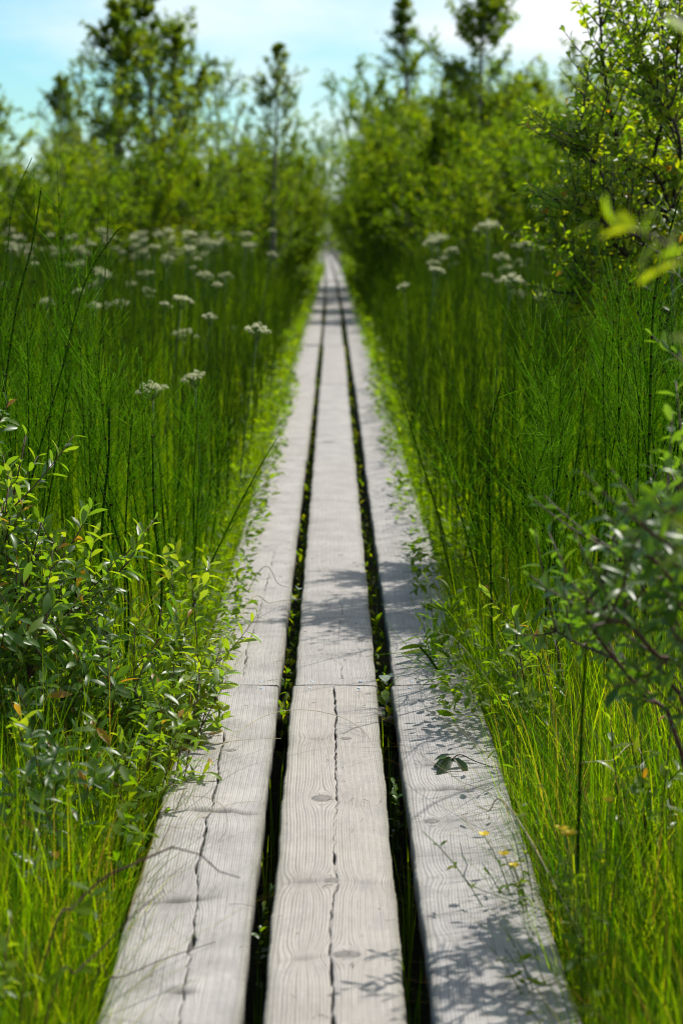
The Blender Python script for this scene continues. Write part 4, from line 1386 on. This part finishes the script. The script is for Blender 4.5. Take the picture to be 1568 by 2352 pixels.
# near leafy willow on the right (7 m away): explicit limbs, full leaves
def near_willow():
    rng = np.random.default_rng(88)
    y = 6.9
    base = atd(1545, 1000, y)
    base[2] = GZ
    e = empty('willow_tree', base, 'leafy yellow green willow with dark forked trunk on the right bank', 'tree', 'willows by the path')
    gw, gl = Geo(), Geo()
    limbs = [
        [(1535, 700, 0), (1528, 500, 0), (1538, 290, .1), (1520, 60, .1), (1510, -150, .1)],
        [(1535, 700, 0), (1524, 505, 0), (1470, 440, -.1), (1415, 320, -.2), (1385, 150, -.25), (1372, -60, -.25)],
        [(1535, 620, 0), (1470, 520, .1), (1380, 400, .2), (1350, 350, .2), (1325, 330, .2)],
        [(1540, 700, 0), (1440, 590, -.2), (1360, 520, -.3), (1300, 470, -.35)],
        [(1540, 600, 0), (1570, 400, .2), (1590, 150, .3), (1600, -100, .3)],
        [(1535, 520, 0), (1480, 330, .3), (1450, 180, .4), (1440, 0, .45)],
        [(1540, 760, 0), (1400, 640, .1), (1330, 590, .2), (1285, 560, .2)],
        [(1540, 560, 0), (1500, 380, -.3), (1545, 200, -.4), (1560, 30, -.4)],
        [(1540, 800, 0), (1430, 720, -.1), (1370, 690, -.2), (1320, 660, -.2)],
        [(1540, 640, 0), (1430, 500, -.4), (1370, 380, -.5), (1325, 320, -.5)],
        [(1540, 700, 0), (1480, 560, -.5), (1400, 520, -.6), (1330, 470, -.6)],
        [(1540, 560, 0), (1560, 330, -.5), (1500, 200, -.5), (1470, 100, -.5)],
    ]
    shoots = []
    for li, lm in enumerate(limbs):
        P = spline([base] + [atd(a_, b_, y + c_) for a_, b_, c_ in lm], 22) - base
        tubes(gw, P, np.linspace(.017 if li < 2 else .010, .003, 22), 6)
        tan = nrm(np.gradient(P, axis=0))
        for s in range(46):
            i_ = int(rng.integers(7, 22))
            rd = nrm(np.cross(tan[i_], rng.normal(0, 1, 3)))
            d_ = nrm(rd * .9 + tan[i_] * .6 + np.array([0, 0, .35]))
            L = rng.uniform(.10, .24)
            t = np.linspace(0, 1, 6)[:, None]
            Q = P[i_] + d_ * L * t + np.array([0, 0, .2]) * L * t ** 2
            tubes(gw, Q, np.linspace(.0030, .0012, 6), 4)
            shoots.append(Q)
    gw.build('trunk', 'bark', e)
    p, D, U, s = leafy(rng, np.array(shoots), 13, .042, .15, .5)
    tn = np.clip(rng.uniform(.1, .86, len(p)), 0, .92)
    tn = np.where(rng.random(len(p)) < .008, 1.0, tn)
    leaves(gl, p, D, U, s, tn, rng, LEAF_FULL, 1.35)
    gl.build('crown', 'willow', e)


near_willow()

# ---------------------------------------------------------------- umbels (white flowered plants)
UMB = []
for v in range(7):
    rng = np.random.default_rng(700 + v)
    H = 1.0
    gs = Geo()
    P = curve_pts((0, 0, 0), (.02, .01, .5), (rng.normal(0, .03), rng.normal(0, .03), .97), 9)
    tubes(gs, P, np.linspace(.0045, .0026, 9), 5)
    c = P[-1]
    nu = 15
    az = np.arange(nu) * GOLD
    rr = .054 * np.sqrt((np.arange(nu) + .5) / nu) * rng.uniform(.75, 1.2, nu)
    tips = np.stack([c[0] + rr * np.cos(az), c[1] + rr * np.sin(az), c[2] + .050 - 7.0 * rr ** 2 + rng.normal(0, .005, nu)], 1)
    tubes(gs, np.stack([np.broadcast_to(c, (nu, 3)), (c + tips) / 2 + np.array([0, 0, -.004]), tips], 1), np.full((nu, 3), .0011), 4)
    gf = Geo()
    nf = 26
    fp = np.repeat(tips, nf, 0) + np.concatenate([np.stack([.0135 * np.sqrt(q_) * np.cos(a2), .0135 * np.sqrt(q_) * np.sin(a2), .013 * (1 - q_)], 1)
                                                    for q_, a2 in [(rng.random(nf), rng.uniform(0, 6.28, nf)) for _ in range(nu)]])
    m = len(fp)
    az = rng.uniform(0, 6.28, m)
    D = np.stack([np.cos(az), np.sin(az), rng.normal(0, .25, m)], 1)
    leaves(gf, fp - D * .003, D, nrm(np.array([0, 0, 1.]) + rng.normal(0, .25, (m, 3))), .0075, rng.random(m), rng, LEAF_SMALL, 1.4)
    UMB.append((gs.mesh('stalk', 'herbstem'), gf.mesh('flower_head', 'petal')))


def umbel(px, py, y, label, v, sc=1.0, group='white umbel flowers of the meadow', p=None):
    p = atd(px, py, y) if p is None else p
    e = empty('umbel_flower', (p[0], p[1], GZ), label, 'flower', group, v * 1.3)
    H = p[2] - GZ
    st, fl = UMB[v % 7]
    s1 = bpy.data.objects.new('stalk', st)
    COL.objects.link(s1)
    s1.parent = e
    f1 = bpy.data.objects.new('flower_head', fl)
    COL.objects.link(f1)
    f1.parent = e
    e.scale = (sc, sc, H)
    # keep the head's own proportions when the stalk is stretched
    f1.scale = (1, 1, sc / H)
    f1.location = (0, 0, 1 - sc / H)
    f1.rotation_euler = (0, 0, 0)
    e.rotation_euler = (.16 * math.sin(v * 2.1), .16 * math.cos(v * 3.7), v * 1.3)
    return e


for q in [(318, 684, 8.2, 'cream umbel standing alone behind the left horsetails, upper of the near ones', 0, .85),
          (519, 745, 7.4, 'sharp cream umbel near the right end of the left stand', 1, .85),
          (512, 864, 6.6, 'tilted cream umbel beside the small yellow bud', 2, .80),
          (368, 898, 6.3, 'lowest cream umbel, sunk among the left horsetails', 3, .85),
          (425, 716, 8.6, 'small faint umbel between two brighter ones on the left', 1, .6),
          (930, 618, 12.0, 'pale umbel alone near the right verge of the far path', 0, 1.0),
          (1096, 632, 9.0, 'near cream umbel cluster before the right hand bushes', 1, .95),
          (975, 655, 11.0, 'small brownish umbel low on the right meadow', 2, .7),
          (1015, 552, 16, 'broad flat umbel before the olive bush on the right', 3, 1.6),
          (1060, 512, 15, 'pinkish umbel raised highest on the right meadow', 0, 1.0),
          (1168, 470, 13, 'small umbel held highest before the dark right trunks', 1, .85),
          (1160, 522, 13, 'long flat umbel under the highest small one on the right', 2, 1.5),
          (1240, 552, 12, 'umbel half hidden by the near willow leaves', 3, .8),
          (1140, 560, 13, 'loose umbel left of the one half hidden by willow', 0, 1.3),
          (1095, 585, 13, 'small umbel under the loose one on the right meadow', 1, 1.0),
          (1030, 556, 14.5, 'umbel touching the broad flat one on the right', 2, 1.2)]:
    umbel(*q)
rf = np.random.default_rng(31)
for q in range(230):
    y = 9 + 18 * rf.random() ** .7
    x = -rf.uniform(.06, .178) * y
    if rf.random() < .45:
        x = -rf.uniform(.04, .13) * y
    z = 1.12 - abs(rf.normal(0, .20)) if y > 12 else rf.uniform(.60, .98)
    umbel(0, 0, 0, 'blurred cream umbel in the thick drift before the left trees', q, rf.uniform(.35, .95) ** 1.0 * (1 + .006 * y), 'white umbel drift on the left', np.array([x, y, z]))
for q in range(26):
    y = rf.uniform(11, 24)
    x = rf.uniform(.05, .11) * y
    umbel(0, 0, 0, 'blurred small umbel scattered over the right meadow', q, rf.uniform(.6, 1.0), 'white umbels scattered on the right', np.array([x, y, rf.uniform(.7, 1.0)]))


# ---------------------------------------------------------------- small single things
def stalk(name, pts, r, mat, label, cat, n=24, group=None, sides=6):
    g_ = Geo()
    P = spline(pts, n)
    tubes(g_, P, np.linspace(r, r * .45, n), sides)
    return tag(g_.build(name, mat), label, cat, group)


TW = 'dry stalks arching over the planks'
f3 = at(100, 2330, GZ + .1)
stalk('dry_stalk', [np.array([-.49, 2.55, GZ]), atd(110, 2180, 2.62), atd(172, 2081, 2.70), atd(238, 2018, 2.74), atd(294, 1990, 2.76), atd(388, 1949, 2.8), atd(394, 1946, 2.8), atd(400, 1947, 2.8), atd(458, 1962, 2.83), atd(464, 1966, 2.835),
                    atd(499, 1998, 2.86), atd(505, 2002, 2.865), atd(551, 2016, 2.9)], .0019, 'drystalk', 'brown kinked stalk arching from the grass over the cracked left plank', 'stalk', 90, TW)
stalk('dry_stalk', [np.array([-.46, 2.42, GZ]), atd(120, 2290, 2.5), atd(175, 2233, 2.55), atd(240, 2173, 2.6), atd(300, 2108, 2.63), atd(378, 2044, 2.66)],
      .0017, 'drystalk', 'short straight brown stalk pointing up across the left plank edge', 'stalk', 40, TW)
stalk('dry_stalk', [np.array([-.42, 2.66, GZ]), at(215, 2262, .03), at(251, 2246, .035), at(287, 2241, .03), at(376, 2203, .015), at(495, 2163, .004)], .0013, 'drystalk', 'grey stalk lying low across the left plank near its crack', 'stalk', 40, TW)
AG = 'thin grass stems arching over the planks'
stalk('dry_straw', [np.array([-.42, 3.6, GZ]), at(430, 1800, .05), at(500, 1720, .10), at(600, 1648, .10), at(690, 1630, .09), at(780, 1646, .06), at(835, 1680, .03), at(856, 1712, .004)], .0009, 'straw',
      'thin dry stem arching in a long bow from left bank onto the middle plank', 'grass stem', 50, AG, 4)
stalk('dry_straw', [np.array([-.42, 3.9, GZ]), at(430, 1740, .06), at(500, 1708, .05), at(580, 1698, .03), at(645, 1696, .01)], .0009, 'straw', 'straight pale straw lying from the left bank to the left gap', 'grass stem', 40, AG, 4)
stalk('dry_straw', [np.array([.62, 4.2, GZ]), at(1090, 1520, .12), at(1000, 1450, .10), at(930, 1405, .12), at(875, 1388, .12)], .0010, 'straw', 'long straw reaching from the right bank to the right gap beyond the joint', 'grass stem', 40, AG, 4)
stalk('dry_straw', [np.array([.55, 3.1, GZ]), at(1200, 1900, .02), at(1050, 1790, .05), at(960, 1730, .05), at(912, 1705, .03)], .0009, 'straw', 'pale straw slanting across the right plank above the wilted leaf', 'grass stem', 40, AG, 4)
stalk('dry_straw', [np.array([-.42, 3.3, GZ]), at(400, 1870, .05), at(450, 1830, .08), at(510, 1850, .07), at(522, 1900, .03), at(500, 1935, .004)], .0008, 'straw', 'fine hooked stem curling down onto the left plank', 'grass stem', 40, AG, 4)
stalk('dry_straw', [np.array([-.44, 3.0, GZ]), at(360, 1960, .06), at(420, 1900, .09), at(520, 1850, .07), at(590, 1840, .05)], .0008, 'straw', 'fine straight stem crossing the cross knot of the left plank', 'grass stem', 40, AG, 4)
stalk('dry_straw', [np.array([-.40, 4.9, GZ]), at(560, 1400, .06), at(620, 1385, .03), at(660, 1378, .012), at(700, 1376, .012)], .0016, 'straw', 'bleached twig lying across the left plank beyond the joint', 'twig', 30, AG, 5)
stalk('dry_straw', [np.array([-.41, 5.4, GZ]), at(590, 1320, .04), at(640, 1342, .012), at(664, 1350, .006)], .0014, 'bark', 'dark twig lying across the left plank further beyond the joint', 'twig', 30, AG, 5)
stalk('dry_straw', [np.array([.56, 2.7, GZ]), at(1200, 1900, .10), at(1120, 1862, .08), at(1092, 1850, .06)], .0018, 'straw', 'short stiff bleached twig poking out over the right plank', 'twig', 20, AG, 5)
stalk('dry_straw', [np.array([.58, 3.1, GZ]), at(1480, 1760, .10), at(1400, 1748, .12), at(1330, 1752, .12)], .0018, 'straw', 'wavy pale twig lying level in the right bank grass', 'twig', 24, AG, 5)

# bits of straw and seed husks lying on the boards
rl = np.random.default_rng(99)
g_ = Geo()
n = 150
y = 2.5 + 4.5 * rl.random(n)
row = rl.integers(0, 3, n)
lo = np.array([-.325, -.09, .155])[row]
hi = np.array([-.135, .10, .345])[row]
u = rl.random(n)
u = np.where(row == 0, u ** 1.8, np.where(row == 2, 1 - u ** 1.8, u))
x = lo + (hi - lo) * u
L = rl.uniform(.004, .022, n) * np.where(rl.random(n) < .12, 2.5, 1)
a2 = rl.uniform(0, 6.28, n)
d = np.stack([np.cos(a2), np.sin(a2), np.zeros(n)], 1)
c0 = np.stack([x, y, np.full(n, .0022)], 1)
P = np.stack([c0 - d * L[:, None] / 2, c0 + np.array([0, 0, .0015]) + np.stack([-d[:, 1], d[:, 0], d[:, 2]], 1) * (L * .05)[:, None], c0 + d * L[:, None] / 2], 1)
tubes(g_, P, np.broadcast_to(rl.uniform(.0003, .0007, n)[:, None], (n, 3)), 4)
tag(g_.build('plant_litter', 'litter'), 'bits of dry straw and husks scattered over the nearest planks', None, None, 'stuff')

# wilted leaf on the right plank
wl = at(1025, 1770, .0)
e = empty('wilted_leaf', wl, 'crumpled dark green wilted leaf lying on the right plank', 'leaf')
g_ = Geo()
rw = np.random.default_rng(3)
n = 7
az = np.array([3.3, 2.6, 3.9, 4.6, 5.3, .3, 2.0])
D = np.stack([np.cos(az), np.sin(az) * .8, np.full(n, -.18)], 1)
U = nrm(np.array([0, 0, 1.]) + rw.normal(0, .45, (n, 3)))
leaves(g_, np.tile([[0.012, .01, .022]], (n, 1)) + rw.normal(0, .004, (n, 3)), D, U, rw.uniform(.038, .052, n), np.array([.1, .3, .2, .5, .2, .4, 1.0]), rw, LEAF_FULL, 1.15, .9, .6)
g_.build('blade', 'wilt', e)
g_ = Geo()
tubes(g_, spline([(0.012, .01, .022), (.03, .03, .026), (.06, .03, .012), (.09, .02, .004)], 10), np.linspace(.0015, .001, 10), 5)
g_.build('leaf_stalk', 'drystalk', e)


# yellow cinquefoils
def cinquefoil(px, py, h, label, flowers, seed, spread=.06):
    rng = np.random.default_rng(seed)
    top = at(px, py, h)
    base = np.array([max(top[0] + .05, .362), top[1] + .03, GZ])
    e = empty('cinquefoil', base, label, 'flower', 'yellow flowers on the right bank')
    gs, gl = Geo(), Geo()
    for k_ in range(flowers + 5):
        isf = k_ < flowers
        tip = (top - base) + (rng.normal(0, spread, 3) * (1, 1, .5) if k_ else 0)
        P = curve_pts((0, 0, 0), tip * (.4, .4, .75), tip, 10)
        tubes(gs, P, np.linspace(.0013, .0008, 10), 4)
        if isf:
            gf = Geo()
            for w in range(5):
                a_ = w * 1.2566
                D = np.array([[math.cos(a_), math.sin(a_), .55]])
                leaves(gf, tip[None], D, np.array([[0, 0, 1.]]), .0125, .5, rng, LEAF_SMALL, 1.7)
            gf.build('petals', 'yellow', e)
        nl = 14
        t = rng.uniform(.45, .95, nl)
        i_ = np.minimum((t * 9).astype(int), 8)
        az = rng.uniform(0, 6.28, nl)
        D = np.stack([np.cos(az), np.sin(az), rng.uniform(0, .8, nl)], 1)
        leaves(gl, P[i_], D, nrm(np.array([0, 0, 1.]) + rng.normal(0, .3, (nl, 3))), rng.uniform(.010, .018, nl), rng.uniform(.2, .8, nl), rng, LEAF_FULL, 1.3)
    gs.build('stalks', 'herbstem', e)
    gl.build('leaves', 'cover', e)


cinquefoil(1111, 1920, .10, 'yellow flower held out over the right plank, upper of the pair', 1, 1)
cinquefoil(1157, 1965, .10, 'yellow flowers low at the grass edge beside the right plank', 2, 2)
cinquefoil(1300, 1920, .22, 'yellow flower cluster deep in the right bank grass', 4, 3)
cinquefoil(1160, 2180, .07, 'leafy weed sprawling on the right plank in its own shade', 0, 4)

print('objects', len(bpy.data.objects), 'individual horsetails to', ind_max_y, 'joint', JY)
